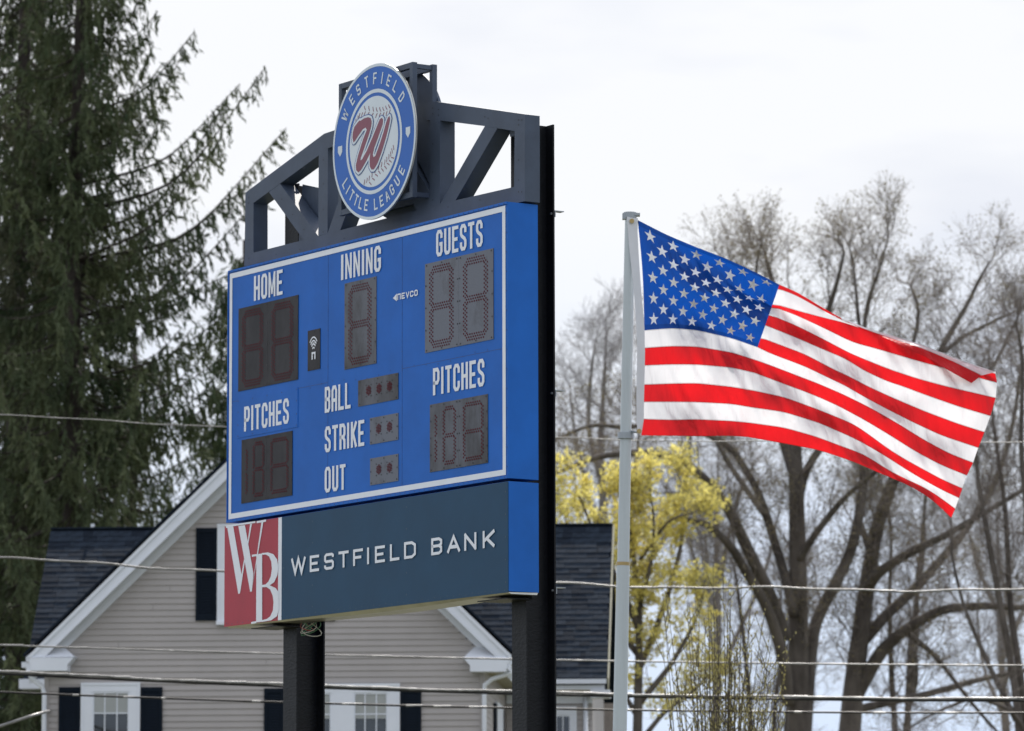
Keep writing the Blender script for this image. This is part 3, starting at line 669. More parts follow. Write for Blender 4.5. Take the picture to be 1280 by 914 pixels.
def flag_pt(c, k, lift=0.):
    p = flag_px(c, k); s = c/NC; kk = max(k, 2.*min(1, max(0, (s-.3)*6)))
    g0 = min(1, max(0, (s-.60)*5))
    if k < 2: kk = kk*(1-g0)+(2+max(0, 1.5-k)*1.1)*g0
    y = FY-.03 + .30*s - .05*math.sin(math.pi*s)
    y += (.058-.02*s)*math.sin(2*math.pi*(kk*.20-s*1.6+.30))*min(1, s*7)          # long folds running with the stripes
    y += .016*math.sin(2*math.pi*(s*5.2+kk*.22))*min(1, s*5)
    y += .009*math.sin(2*math.pi*(s*13-kk*.35)+1.3*math.sin(kk))*min(1, s*5)
    y += .005*math.sin(2*math.pi*(s*23-kk*.8)+2*math.sin(kk*.7+s*9))*min(1, s*8)
    g_ = min(1, max(0, (p[0]-1040)/90)); g_ = g_*g_*(3-2*g_)
    if k < 1.5 and s > .4: y -= (.040+.050*(1.5-k)/1.5)*g_-.02*g_*(k > 1.3)
    elif k < 2 and s > .4: y -= .035*g_*(2-k)/.5
    return at(p[0], p[1], y-lift)
fo = base+dirp*((at(790, 410, FY)[2])/dirp[2])
fl = empty('flag', tuple(fo)); tag(fl, 'large red white and blue stars and stripes flag streaming right from the white pole', 'flag')
def cloth(name, c1, rough=.45, trans=.55):
    m = bpy.data.materials.new(name); m.use_nodes = True; n = m.node_tree.nodes; l = m.node_tree.links
    b = n['Principled BSDF']; o = n['Material Output']; b.inputs['Roughness'].default_value = rough; b.inputs['Specular IOR Level'].default_value = .35
    uv = n.new('ShaderNodeUVMap'); sx = n.new('ShaderNodeSeparateXYZ'); l.new(uv.outputs[0], sx.inputs[0])
    # hem: doubled cloth along the seams is denser
    ab = n.new('ShaderNodeMath'); ab.operation = 'SUBTRACT'; l.new(sx.outputs[1], ab.inputs[0]); ab.inputs[1].default_value = .5
    ab2 = n.new('ShaderNodeMath'); ab2.operation = 'ABSOLUTE'; l.new(ab.outputs[0], ab2.inputs[0])
    gt = n.new('ShaderNodeMath'); gt.operation = 'GREATER_THAN'; l.new(ab2.outputs[0], gt.inputs[0]); gt.inputs[1].default_value = .45
    mc = n.new('ShaderNodeMixRGB'); mc.inputs[1].default_value = (*c1, 1); mc.inputs[2].default_value = (*[x*.72 for x in c1], 1); l.new(gt.outputs[0], mc.inputs[0])
    l.new(mc.outputs[0], b.inputs['Base Color'])
    t = n.new('ShaderNodeTexCoord'); mp_ = n.new('ShaderNodeMapping'); mp_.inputs['Scale'].default_value = (9, 9, 1.9); mp_.inputs['Rotation'].default_value = (0, math.radians(-32), 0)
    no = n.new('ShaderNodeTexNoise'); no.inputs['Scale'].default_value = 2.6; no.inputs['Detail'].default_value = 1.5; no.inputs['Distortion'].default_value = .3
    l.new(t.outputs['Object'], mp_.inputs[0]); l.new(mp_.outputs[0], no.inputs['Vector'])
    bp = n.new('ShaderNodeBump'); bp.inputs['Strength'].default_value = .7; bp.inputs['Distance'].default_value = .02
    l.new(no.outputs[0], bp.inputs['Height']); l.new(bp.outputs[0], b.inputs['Normal'])
    tr = n.new('ShaderNodeBsdfTranslucent'); l.new(mc.outputs[0], tr.inputs[0]); l.new(bp.outputs[0], tr.inputs[1])
    ms_ = n.new('ShaderNodeMixShader'); ms_.inputs[0].default_value = trans
    l.new(b.outputs[0], ms_.inputs[1]); l.new(tr.outputs[0], ms_.inputs[2]); l.new(ms_.outputs[0], o.inputs[0]); return m
MT['fred'] = cloth('red_nylon', (.62, .012, .018), trans=.57); MT['fwhite'] = cloth('white_nylon', (.80, .80, .85), trans=.47); MT['fblue'] = cloth('blue_nylon', (.004, .058, .32), trans=.55)
MT['fstar'] = mat('star_cloth', (.84, .85, .90), .5); MT['heading'] = mat('canvas_heading', (.66, .68, .74), .6, 0, .04, 6)
def patch(name, c0, c1, ks, m, parent=fl, lift=0.):
    cols = range(c0, c1+1); V = []; UV = []
    for k in ks:
        for c in cols: V.append(flag_pt(c, k, lift)-fo); UV.append(((c-c0)/(c1-c0), (k-ks[0])/(ks[-1]-ks[0])))
    nc = c1-c0+1; Fc = [(r*nc+i, r*nc+i+1, (r+1)*nc+i+1, (r+1)*nc+i) for r in range(len(ks)-1) for i in range(nc-1)]
    o = npmesh(name, V, Fc, m, parent, True); ul = o.data.uv_layers.new(name='UVMap')
    vi = np.empty(len(o.data.loops), np.int32); o.data.loops.foreach_get('vertex_index', vi)
    ul.data.foreach_set('uv', np.array(UV, np.float32)[vi].ravel()); return o
for k in range(13):
    ks = list(np.linspace(k, k+1, 7)) if k != 1 else [1, 1.12, 1.25, 1.38, 1.5, 1.62, 1.75, 1.88, 2.]
    patch('stripe', NL if k < 7 else 0, NC, ks, MT['fred' if k % 2 == 0 else 'fwhite'])
canton = patch('star_field', 0, NL, list(np.linspace(0, 7, 43)), MT['fblue'])
for r in range(9):
    nn = 6 if r % 2 == 0 else 5
    for i in range(nn):
        cu = ((2*i+1)/12 if nn == 6 else (2*i+2)/12); kv = 7*(r+1)/10
        mb = MB(); ctr = flag_pt(cu*NL, kv, .006)-fo; vs = [ctr]
        for q in range(10):
            rr = (.46 if q % 2 == 0 else .18); a = math.pi*q/5
            vs.append(flag_pt(cu*NL+rr*math.sin(a)*NL/10.6, kv-rr*math.cos(a), .006)-fo)
        mb.add(vs, [(0, 1+q, 1+(q+1) % 10) for q in range(10)]); mb.build('star', MT['fstar'], canton)
# heading tape with grommets
V = []; hd = [(783.5,271),(785,290),(787.5,320),(791,350),(793.5,380),(795.5,410),(796.5,440),(796,470),(795.5,500),(795.5,525),(797,541)]
rt_pts = [(797.5,273),(797,290),(798.5,320),(800.5,350),(803,380),(805.6,410),(806.3,440),(805.8,470),(805,500),(804.8,525),(801.5,545)]
mb = MB()
for i in range(len(hd)-1):
    a, b, c, d = at(*hd[i], FY-.055), at(*rt_pts[i], FY-.034), at(*rt_pts[i+1], FY-.034), at(*hd[i+1], FY-.055)
    mb.prism([a-fo, b-fo, c-fo, d-fo], [x-fo+np.array([0, .006, 0]) for x in (a, b, c, d)])
fixn(mb.build('heading_tape', MT['heading'], fl, False))
for px, py in ((789.8, 276.3), (799, 539)):
    c = at(px, py, FY-.058)-fo; mb = MB(); k = 14
    mb.prism([c+np.array([.017*math.cos(2*math.pi*i/k), -.003, .017*math.sin(2*math.pi*i/k)]) for i in range(k)], [c+np.array([.017*math.cos(2*math.pi*i/k), .004, .017*math.sin(2*math.pi*i/k)]) for i in range(k)])
    gm = fixn(mb.build('grommet', MT['brass'], fl))

# ================================================================== HOUSE
PSI = math.radians(-3.4); HY = 75.0
_p = at(604, 914, HY); H0 = np.array([_p[0], HY, 0.])
hx_ = np.array([math.cos(PSI), math.sin(PSI), 0]); hy_ = np.array([-math.sin(PSI), math.cos(PSI), 0])
hs = empty('house', tuple(H0), PSI); tag(hs, 'taupe clapboard house with white trim, navy shutters and dark shingled roof behind the scoreboard', 'house')
def hp(px, py, yl=0.):
    d = ray(px, py); t = (np.dot(H0-C0, hy_)+yl)/np.dot(d, hy_); P = C0+d*t; return np.dot(P-H0, hx_), P[2]
xL = hp(57, 860)[0]; pkx, pkz = hp(333, 552); 
def zwall(px, py): return hp(px, py)[1]
z_e = zwall(79, 806); xe_l = hp(79, 806)[0]; xm = xL/2
# wing core walls and roofs
run = -xL/2; zc = z_e-.1
WD = 6.0
mb = MB(); prof = [(xL, 0), (0, 0), (0, zc), (xm, zc+run), (xL, zc)]
off = pkz-(zc+run)
prof = [(xL, 0), (0, 0), (0, zc+off), (xm, zc+run+off), (xL, zc+off)]
mb.prism([(x, .06, z) for x, z in prof], [(x, 10.0, z) for x, z in prof]); fixn(mb.build('wall', MT['siding'], hs))
ZEV = zc+off                                     # wall plate height at the corners
def gable_x(z):                                  # wall limits at height z
    d = max(0, z-ZEV-.14); return xL+d, -d
LAP = .1018; z = 0.3; nb = 0
def board(x0, x1, z, y0=0.0, m='siding', nm='clapboard'):
    mb = MB()
    prof = [(y0+.03, z), (y0-.006, z), (y0-.006, z+.012), (y0+.012, z+LAP+.004), (y0+.03, z+LAP+.004)]
    mb.prism([(x0, a, b) for a, b in prof], [(x1, a, b) for a, b in prof]); return mb.build(nm, MT[m], hs)
zoff = (zwall(300, 746.5)) % LAP
k = 0
while True:
    z = zoff+LAP*k; k += 1
    if z < .3: continue
    a, b = gable_x(z+LAP)
    if b-a < .2: break
    if k % 3 == 0 and z > 4: sp_ = a+(b-a)*random.uniform(.12, .88); board(a, sp_, z); board(sp_+.004, b, z)
    else: board(a, b, z)
MB().box((xL-.05, -.0, 0), (.05, 9.9, .31)).build('foundation', MT['concrete'], hs)
# right side wall boards of the wing (run back from the camera)
z = zoff
while z < ZEV-.02:
    if z > .3:
        prof = [(-.03, z), (.006, z), (.006, z+.012), (-.012, z+LAP+.004), (-.03, z+LAP+.004)]
        if z > 3.2: fixn(MB().prism([(a, .03, b) for a, b in prof], [(a, WD, b) for a, b in prof]).build('clapboard', MT['siding'], hs))
    z += LAP
# corner boards
cb = MB(); cb.box((-.055, -.02, .3), (.018, .06, ZEV-.12)); cb.box((xL-.018, -.02, .3), (xL+.055, .06, ZEV-.12)); cb.build('corner_board', MT['siding'], hs)
# rakes
OV = .32
po = [hp(33, 819, -OV), hp(332, 526, -OV), hp(639, 822, -OV)]
pkx2 = po[1][0]
def band(nm, outer, d0, d1, y0, y1, m):
    """mirrored pair of sloping boards under the roof edge; d = distance below the outer line"""
    for sgn in (0, 1):
        A, B = (outer[0], outer[1]) if sgn == 0 else (outer[2], outer[1])
        s2 = math.sqrt(2); dz0, dz1 = d0*s2, d1*s2
        cut = dz0 if 0 else 0
        q = [(A[0], A[1]-0), (B[0], B[1]), (B[0], B[1]-dz1), ]
        P = [(A[0], A[1]-dz0), (B[0], B[1]-dz0), (B[0], B[1]-dz1), (A[0], A[1]-dz1)]
        mb = MB(); mb.prism([(x, y0, z) for x, z in P], [(x, y1, z) for x, z in P]); fixn(mb.build(nm, MT[m], hs))
x0_, x1_ = po[0][0], po[2][0]; half = (x1_-x0_)/2; cx = (x0_+x1_)/2
pz = po[1][1]; ez = (po[0][1]+po[2][1])/2
po = [(x0_, ez), (cx, pz), (x1_, ez)]
band('rake_board', po, .0, .17, -OV, -OV+.03, 'trim')
band('rake_moulding', po, .0, .055, -OV-.03, -OV-.001, 'trim')
band('rake_moulding', po, .172, .20, -OV-.012, -OV+.02, 'trim')
band('rake_soffit', po, .02, .045, -OV+.031, -.008, 'soffit')
band('frieze_board', po, .13, .30, -.03, -.007, 'trim')
# wing roof slabs
for A in (po[0], po[2]):
    mb = MB(); P = [(A[0]+(A[0]-cx)*.01, A[1]-.0+.02), (cx, pz+.02), (cx, pz+.06), (A[0]+(A[0]-cx)*.012, A[1]+.06)]
    mb.prism([(x, -OV-.05, z) for x, z in P], [(x, 12.5, z) for x, z in P]); fixn(mb.build('wing_roof', MT['shingB'], hs))
# cornice returns
def hpx(px, py, yl): x, z = hp(px, py, yl); return (x, yl, z)
for mir in (0, 1):
    f = (lambda x: 671.5-x) if mir else (lambda x: x)
    dy = 1.0*mir
    low = [(33,822),(92,822),(84,831),(84,838.5),(39,838.5),(38,831)]
    mb = MB(); mb.prism([hpx(f(x), y+dy, -OV-.03) for x, y in low], [(hpx(f(x), y+dy, -OV-.03)[0], .0, hpx(f(x), y+dy, -OV-.03)[2]) for x, y in low]); cr_ = fixn(mb.build('cornice_return', MT['trim'], hs))
    mb = MB(); A = [hpx(f(32), 822+dy, -OV-.035), hpx(f(93), 822+dy, -OV-.035)]; z_ = A[0][2]+.003
    B = [hpx(f(46), 808+dy, -.03), hpx(f(79), 808+dy, -.03)]
    mb.add([(A[0][0], A[0][1], z_), (A[1][0], A[1][1], z_), (A[1][0], 0, z_), (A[0][0], 0, z_), B[0], B[1]], [(0, 1, 5, 4), (1, 2, 5), (0, 4, 3), (0, 3, 2, 1)])
    fixn(mb.build('return_cap', MT['trim'], cr_))
    mb = MB(); mb.box((A[0][0]+.06*(1-2*mir), -OV+.0, z_-.24), (A[0][0]+.11*(1-2*mir), 9.5 if not mir else WD-.4, z_-.20)); 
# side eaves: gutter + soffit along the right and left of the wing
zg = hp(632, 829, -OV)[1]
for sx, xa in ((1, x1_), (-1, x0_)):
    MB().box((xa-sx*.02, -OV+.04, zg-.02), (xa+sx*.085, WD-.45, zg+.07)).build('gutter', MT['trim'], hs)
    MB().box((xa-sx*.03, -OV+.05, zg-.06), (0 if sx > 0 else xL, WD-.4, zg-.045)).build('eave_soffit', MT['soffit'], hs)
    MB().box((xa-sx*.03, -OV+.05, zg-.044), (xa-sx*.022, WD-.4, zg+.07)).build('fascia_board', MT['trim'], hs)
# downspouts
def spout(pts, r=.038):
    MB().tube(pts, r, 8).build('downspout', MT['trim'], hs, True)
a = hp(637, 842, -.16); b = hp(615, 849, -.14); c = hp(606, 856, -.1); d = hp(605.2, 866, -.09)
spout([(a[0]+.03, -.16, a[1]+.06), (a[0], -.16, a[1]), (b[0], -.14, b[1]), (c[0], -.1, c[1]), (d[0], -.09, d[1]), (d[0], -.09, .1)])
a = hp(35, 838, -.16); b = hp(42, 850, -.14); c = hp(53, 859, -.1); d = hp(55.5, 868, -.09)
spout([(a[0], -.16, a[1]+.08), (a[0], -.16, a[1]-.04), (b[0], -.14, b[1]), (c[0], -.1, c[1]), (d[0], -.09, d[1]), (d[0], -.09, .1)])
# windows
def window(x0, x1, yt, hgt, glasses, yl=0., lbl=None, cols=3, blind=.25):
    """px extents of the casing at the top edge; hgt in metres"""
    a, z1 = hp(x0, yt, yl-.05); b, _ = hp(x1, yt, yl-.05); z0 = z1-hgt
    wn = MB(); cw = .085
    gs = [(hp(g0, 870, yl-.05)[0], hp(g1, 870, yl-.05)[0]) for g0, g1 in glasses]
    zt_, zb_ = z1-.135, z0+.10
    # casing: head, sill, and stiles between the glass openings
    wn.box((a, yl-.05, zt_), (b, yl-.0, z1)); wn.box((a-.02, yl-.08, z0), (b+.02, yl-.0, z0+.06)); wn.box((a, yl-.05, z0+.061), (b, yl, zb_))
    xs = [a]+[v for g_ in gs for v in g_]+[b]
    for i in range(0, len(xs), 2): wn.box((xs[i], yl-.0495, zb_+.001), (xs[i+1], yl, zt_-.001))
    w_ = wn.build('window', MT['trim'], hs)
    mo = MB(); mo.box((a-.012, yl-.062, z1-.03), (b+.012, yl-.0505, z1+.012)); mo.box((a-.01, yl-.058, z0+.06), (a+.035, yl-.0505, z1-.031)); mo.box((b-.035, yl-.058, z0+.06), (b+.01, yl-.0505, z1-.031)); mo.build('casing_moulding', MT['trim'], w_)
    for g0, g1 in gs:
        MB().box((g0, yl-.018, zb_), (g1, yl-.012, zt_)).build('glass', MT['glass'], w_)
        MB().box((g0+.004, yl-.0205, zt_-(zt_-zb_)*blind), (g1-.004, yl-.0185, zt_-.003)).build('blind', MT['blind'], w_)
        mu = MB(); mid = (zt_+zb_)/2
        mu.box((g0, yl-.036, zt_-.028), (g1, yl-.021, zt_)); mu.box((g0, yl-.036, zb_), (g1, yl-.021, zb_+.03)); mu.box((g0, yl-.036, mid-.02), (g1, yl-.021, mid+.02))
        mu.box((g0, yl-.0365, zb_), (g0+.025, yl-.0215, zt_)); mu.box((g1-.025, yl-.0365, zb_), (g1, yl-.0215, zt_)); mu.build('sash', MT['trim'], w_)
        for i in range(1, cols):
            x = g0+(g1-g0)*i/cols; MB().box((x-.009, yl-.030, zb_), (x+.009, yl-.0207, zt_)).build('muntin', MT['trim'], w_)
        for jz in (1/4, 3/4):
            zz = zb_+(zt_-zb_)*jz; MB().box((g0, yl-.0302, zz-.009), (g1, yl-.0206, zz+.009)).build('muntin', MT['trim'], w_)
            if jz: 
                zz = zb_+(zt_-zb_)*(jz+.125); MB().box((g0, yl-.0302, zz-.009), (g1, yl-.0206, zz+.009)).build('muntin', MT['trim'], w_) if hgt > 2 else None
    return w_
def shutter(x0, x1, yt, hgt, yl=0.):
    a, z1 = hp(x0, yt, yl-.03); b, _ = hp(x1, yt, yl-.03); z0 = z1-hgt; mb = MB(); s_ = .05
    mb.box((a, yl-.035, z0), (a+s_, yl, z1)); mb.box((b-s_, yl-.035, z0), (b, yl, z1))
    for zz, t in ((z0, .09), ((z0+z1)/2-.03, .06), (z1-.07, .07)): mb.box((a+s_, yl-.034, zz), (b-s_, yl, zz+t))
    n = int((z1-z0)/.045)
    for i in range(n):
        zz = z0+(z1-z0)*i/n
        mb.add([(a+s_, yl-.012, zz+.04), (b-s_, yl-.012, zz+.04), (b-s_, yl-.028, zz), (a+s_, yl-.028, zz)], [(0, 1, 2, 3)])
    mb.box((a+s_, yl-.011, z0), (b-s_, yl-.002, z1)); return mb.build('shutter', MT['shutter'], hs)
window(102, 174.5, 854.5, 1.65, [(115.5, 161.5)], cols=3)
shutter(73.5, 100.5, 859, 1.55); shutter(176, 203, 859, 1.55)
window(357, 499, 856, 1.65, [(371.5, 414), (442, 484.5)], cols=3, blind=.3)
shutter(330, 355, 860.5, 1.55); shutter(500.5, 526.5, 860.5, 1.55)
zA = hp(258, 776)[1]; zB = hp(258, 660)[1]
window(272.5, 391, 656, zB-zA+.12, [(287, 322), (341, 377)], cols=2)
shutter(245, 271.5, 660, zB-zA); shutter(392, 418.5, 660, zB-zA)
# side-wall shutters and downspout on the wing's flank
zS = hp(620, 868)[1]
mb = MB(); mb.box((.008, 2.55, zS-1.5), (.045, 2.95, zS)); mb.build('shutter', MT['shutter'], hs)
mb = MB(); mb.box((.008, 4.6, zS-1.5), (.045, 5.0, zS)); mb.build('shutter', MT['shutter'], hs)
mb = MB(); mb.box((.008, 3.0, zS-1.6), (.05, 4.55, zS+.05)); mb.build('window', MT['trim'], hs)
# main body behind the wing
yE = WD-.42; RUN = 2.9; yR = yE+RUN
xr0, zr_ = hp(64, 661, yR); xr1, _ = hp(766, 659.5, yR); zE_ = hp(700, 848, yE)[1]
slope = (zr_-zE_)/RUN
mb = MB(); P = [(yE, zE_-.03), (yR, zr_-.03), (yR+RUN+.8, zE_-.03)]
xs0, xs1 = xr0, xr1
Q = [(yE, zE_-.12), (yE, zE_-.012), (yR, zr_-.012), (yR+RUN, zE_-.012), (yR+RUN, zE_-.12), (yR, zr_-.12)]
mb.prism([(xs0, y, z) for y, z in Q], [(xs1, y, z) for y, z in Q]); fixn(mb.build('main_roof', MT['roof'], hs))
x_r, x_l = xr1-.28, xr0+.28
prof = [(WD, 0), (WD, zE_-.05), (yR, zr_-.35), (yR+RUN-.4, zE_-.05), (yR+RUN-.4, 0)]
mb = MB(); mb.prism([(x_l, y, z) for y, z in prof], [(x_r, y, z) for y, z in prof]); fixn(mb.build('wall', MT['siding'], hs))
z = zoff
while z < zE_-.15:
    if z > 4.0: board(.02, x_r, z, WD-.03)
    z += LAP
# main eave: fascia, gutter, soffit, rake trim at the right end
MB().box((.3, yE-.10, zE_-.10), (xr1-.02, yE+.0, zE_-.02)).build('gutter', MT['trim'], hs)
MB().box((.3, yE+.01, zE_-.20), (xr1-.05, yE+.03, zE_-.121)).build('fascia_board', MT['trim'], hs)
MB().box((.3, yE+.03, zE_-.215), (xr1-.05, WD-.03, zE_-.20)).build('eave_soffit', MT['soffit'], hs)
MB().box((.02, WD-.06, zE_-.42), (x_r, WD-.038, zE_-.216)).build('frieze_board', MT['trim'], hs)
for xa, xb in ((xr1+.001, xr1+.028),):
    mb = MB(); q = [(yE-.02, zE_-.0), (yR, zr_+.0), (yR, zr_-.2), (yE-.02, zE_-.2)]
    mb.prism([(xa, y, z) for y, z in q], [(xb, y, z) for y, z in q]); fixn(mb.build('rake_board', MT['soffit'], hs))
mb = MB(); mb.box((xr1-.30, yE-.03, zE_-.34), (xr1+.04, WD+.0, zE_-.205)); mb.build('cornice_return', MT['trim'], hs)
mb = MB(); a = hp(24, 849, yE)[0]; zq = hp(24, 849, yE)[1]; mb.box((a, yE-.03, zq-.17), (a+.5, WD, zq-.0)); mb.build('cornice_return', MT['trim'], hs)
spout([(x_r-.12, WD-.12, zE_-.3), (x_r-.12, WD-.12, .1)], .04)
window(690, 720, 884, 1.5, [(694, 713)], yl=WD-.03, cols=2, blind=.01)
# shingles on the main roof: staggered laminated tabs, courses along the eave
EXP = .140; slen = math.hypot(RUN, zr_-zE_); dy_, dz_ = RUN/slen, (zr_-zE_)/slen
def tabmesh(wd):
    mb = MB(); p = [(0, -.002), (0, .012), (EXP*1.15, .004), (EXP*1.15, -.006)]     # along slope, above deck
    R_ = lambda a, h: (a*dy_-h*dz_, a*dz_+h*dy_)
    mb.prism([(0, *R_(a, h)) for a, h in p], [(wd-.006, *R_(a, h)) for a, h in p]); return mb
import itertools
wids = [.17, .24, .31, .40]; tmesh = {}
for wi in wids:
    for mm in ('shingA', 'shingB'):
        o = fixn(tabmesh(wi).build('shingle', MT[mm])); tmesh[(wi, mm)] = o.data; bpy.data.objects.remove(o)
def cam_px(P):
    P = np.array(P)-C0; y = cp*P[1]+sp*P[2]; z = -sp*P[1]+cp*P[2]; return 640+F*P[0]/y, 457-F*z/y
vis, rest = [], []
nc = int(slen/EXP)
for c in range(nc):
    x = xr0-random.choice(wids)*.5; i = 0
    while x < xr1-.05:
        wi = random.choice(wids); wi2 = min(wi, xr1-x)
        xx = max(x, xr0)
        mm = 'shingA' if (i % 2 or random.random() < .25) else 'shingB'; i += 1
        if True:
            x_ = min(max(x, xr0), xr1-wi)
            P = (x_, yE+c*EXP*dy_, zE_+c*EXP*dz_); wpt = H0+hx_*(P[0]+wi/2)+hy_*P[1]+np.array([0, 0, P[2]]); px, py = cam_px(wpt)
            left = px < 285 and py < 575+(283-px)*.975+4; right = (px > 560 and px < 640 and py < 756+(px-566)+4) or px > 694
            (vis if (left or right) else rest).append((P, wi, mm, random.uniform(0, .006)))
        x = x_+wi
        if x_ >= xr1-wi-1e-6: break
random.shuffle(vis)
rest += vis[300:]; vis = vis[:300]
for P, wi, mm, lf in vis:
    o = bpy.data.objects.new('shingle', tmesh[(wi, mm)]); COL.objects.link(o); o.parent = hs; o.location = (P[0], P[1]-lf*dz_, P[2]+lf*dy_)
for mm in ('shingA', 'shingB'):
    mb = MB()
    for P, wi, m2, lf in rest:
        if m2 != mm: continue
        me = tmesh[(wi, mm)]; mb.add([tuple(np.array(v.co)+np.array([P[0], P[1]-lf*dz_, P[2]+lf*dy_])) for v in me.vertices], [tuple(f.vertices) for f in me.polygons])
    tag(mb.build('shingles', MT[mm], hs), kind='stuff')
mb = MB(); mb.box((xr0, yR-.06, zr_-.01), (xr1, yR+.06, zr_+.018)); mb.build('ridge_cap', MT['shingA'], hs)
MB().tube([(hp(116, 663, yR)[0], yR-.02, zr_), (hp(116, 663, yR)[0], yR-.02, zr_+.08)], .035, 10).build('vent_stub', MT['trim'], hs)

# ================================================================== OVERHEAD WIRES
WY = 66.
def wire(pxs, r, label, m='wire', bits=0, wob=.0, Y=WY):
    a = np.array(pxs, float); co = np.polyfit(a[:, 0], a[:, 1], min(2, len(a)-1))
    root = empty('utility_wire', tuple(at(640, np.polyval(co, 640), Y)))
    o_ = np.array(root.location)
    pts = []
    for x in np.linspace(-900, 2180, 260): pts.append(at(x, np.polyval(co, x), Y)-o_+np.array([0, 0, wob*math.sin(x*.021)+wob*.5*math.sin(x*.053+1)]))
    MB().tube(pts, r, 8).build('cable', MT[m], root, True)
    if bits:
        mb = MB(); rr = random.Random(int(r*1e4))
        x = -40
        while x < 1330:
            P = at(x, np.polyval(co, x), Y)-o_+np.array([0, 0, wob*math.sin(x*.021)+wob*.5*math.sin(x*.053+1)]); P2 = P+np.array([rr.uniform(.04, .3), 0, -.002]); mb.tube([P, P2], r*1.06, 8); x += rr.uniform(20, 100)/bits
        tag(mb.build('lashing_clips', MT['clip'], root), kind='stuff')
    tag(root, label, 'wire', 'utility wires crossing in front of the house'); return root
wire([(0,519),(283,533),(800,550.5),(1000,552.5)], .008, 'topmost utility wire, crossing the dark spruces and passing behind the scoreboard', wob=.01)
wire([(0,697.5),(280,713.5),(697,730),(1280,738)], .015, 'second highest utility wire, crossing the gable and attic shutter', wob=.018, bits=.6)
wire([(0,806.5),(350,817),(580,823),(1280,832)], .012, 'thin utility wire running past the white cornice returns', bits=.8)
r4 = wire([(0,839.5),(350,855.5),(640,864.5),(1280,873.5)], .018, 'thickest bright utility cable just above the lower windows', bits=1.6, wob=.006)
o_ = np.array(r4.location); a4 = np.array([(0,839.5),(350,855.5),(640,864.5),(1280,873.5)]); c4 = np.polyfit(a4[:, 0], a4[:, 1], 2)
MB().tube([at(x, np.polyval(c4, x), WY)-o_+np.array([0, .01, -.030]) for x in np.linspace(-900, 2180, 200)], .017, 8).build('messenger_strand', MT['wire_black'], r4, True)
wire([(0,865.5),(350,877),(760,888),(1280,891)], .015, 'lowest utility wire, dark, crossing the lower windows', 'wire_black', bits=.7)
wire([(-60,925),(0,908),(40,895),(70,889)], .026, 'short pale wire sloping up at the bottom left corner', bits=2) if 0 else None
rt6 = empty('guy_wire', tuple(at(0, 908, 64)))
o_ = np.array(rt6.location); MB().tube([at(-160, 962, 64)-o_, at(-60, 929, 64)-o_, at(0, 908, 64)-o_, at(36, 896, 64)-o_, at(60, 889, 66)-o_, at(62, 889, 76)-o_], .022, 8).build('cable', MT['wire'], rt6, True)
tag(rt6, 'short pale wire rising from the bottom left corner towards the house downspout', 'wire')

# ================================================================== TREES
def segs_mesh(name, A, B, ra, rb, m, parent, k=3):
    """k-sided prisms for many segments at once"""
    A = np.asarray(A, float); B = np.asarray(B, float); ra = np.asarray(ra)[:, None]; rb = np.asarray(rb)[:, None]
    d = B-A; d /= np.linalg.norm(d, axis=1, keepdims=True)+1e-9
    h = np.where(np.abs(d[:, 2:3]) < .9, np.array([[0, 0, 1.]]), np.array([[1., 0, 0]])); x = np.cross(d, h); x /= np.linalg.norm(x, axis=1, keepdims=True)+1e-9; y = np.cross(d, x)
    V = []
    for P, r in ((A, ra), (B, rb)):
        for j in range(k):
            t = 2*math.pi*j/k; V.append(P+r*(x*math.cos(t)+y*math.sin(t)))
    V = np.stack(V, 1).reshape(-1, 3); n = len(A); bI = np.arange(n)[:, None]*2*k
    Fc = np.concatenate([bI+np.array([[j, (j+1) % k, k+(j+1) % k, k+j]]) for j in range(k)], 0)
    return npmesh(name, V, Fc, m, parent, k > 3)
def quads_mesh(name, C, U, Vv, m, parent):
    """diamond leaves: centre C, half axes U, V"""
    P = np.stack([C-U, C+Vv, C+U, C-Vv], 1).reshape(-1, 3); n = len(C)
    return npmesh(name, P, np.arange(n*4).reshape(n, 4), m, parent)
def unit(v): return v/(np.linalg.norm(v)+1e-9)

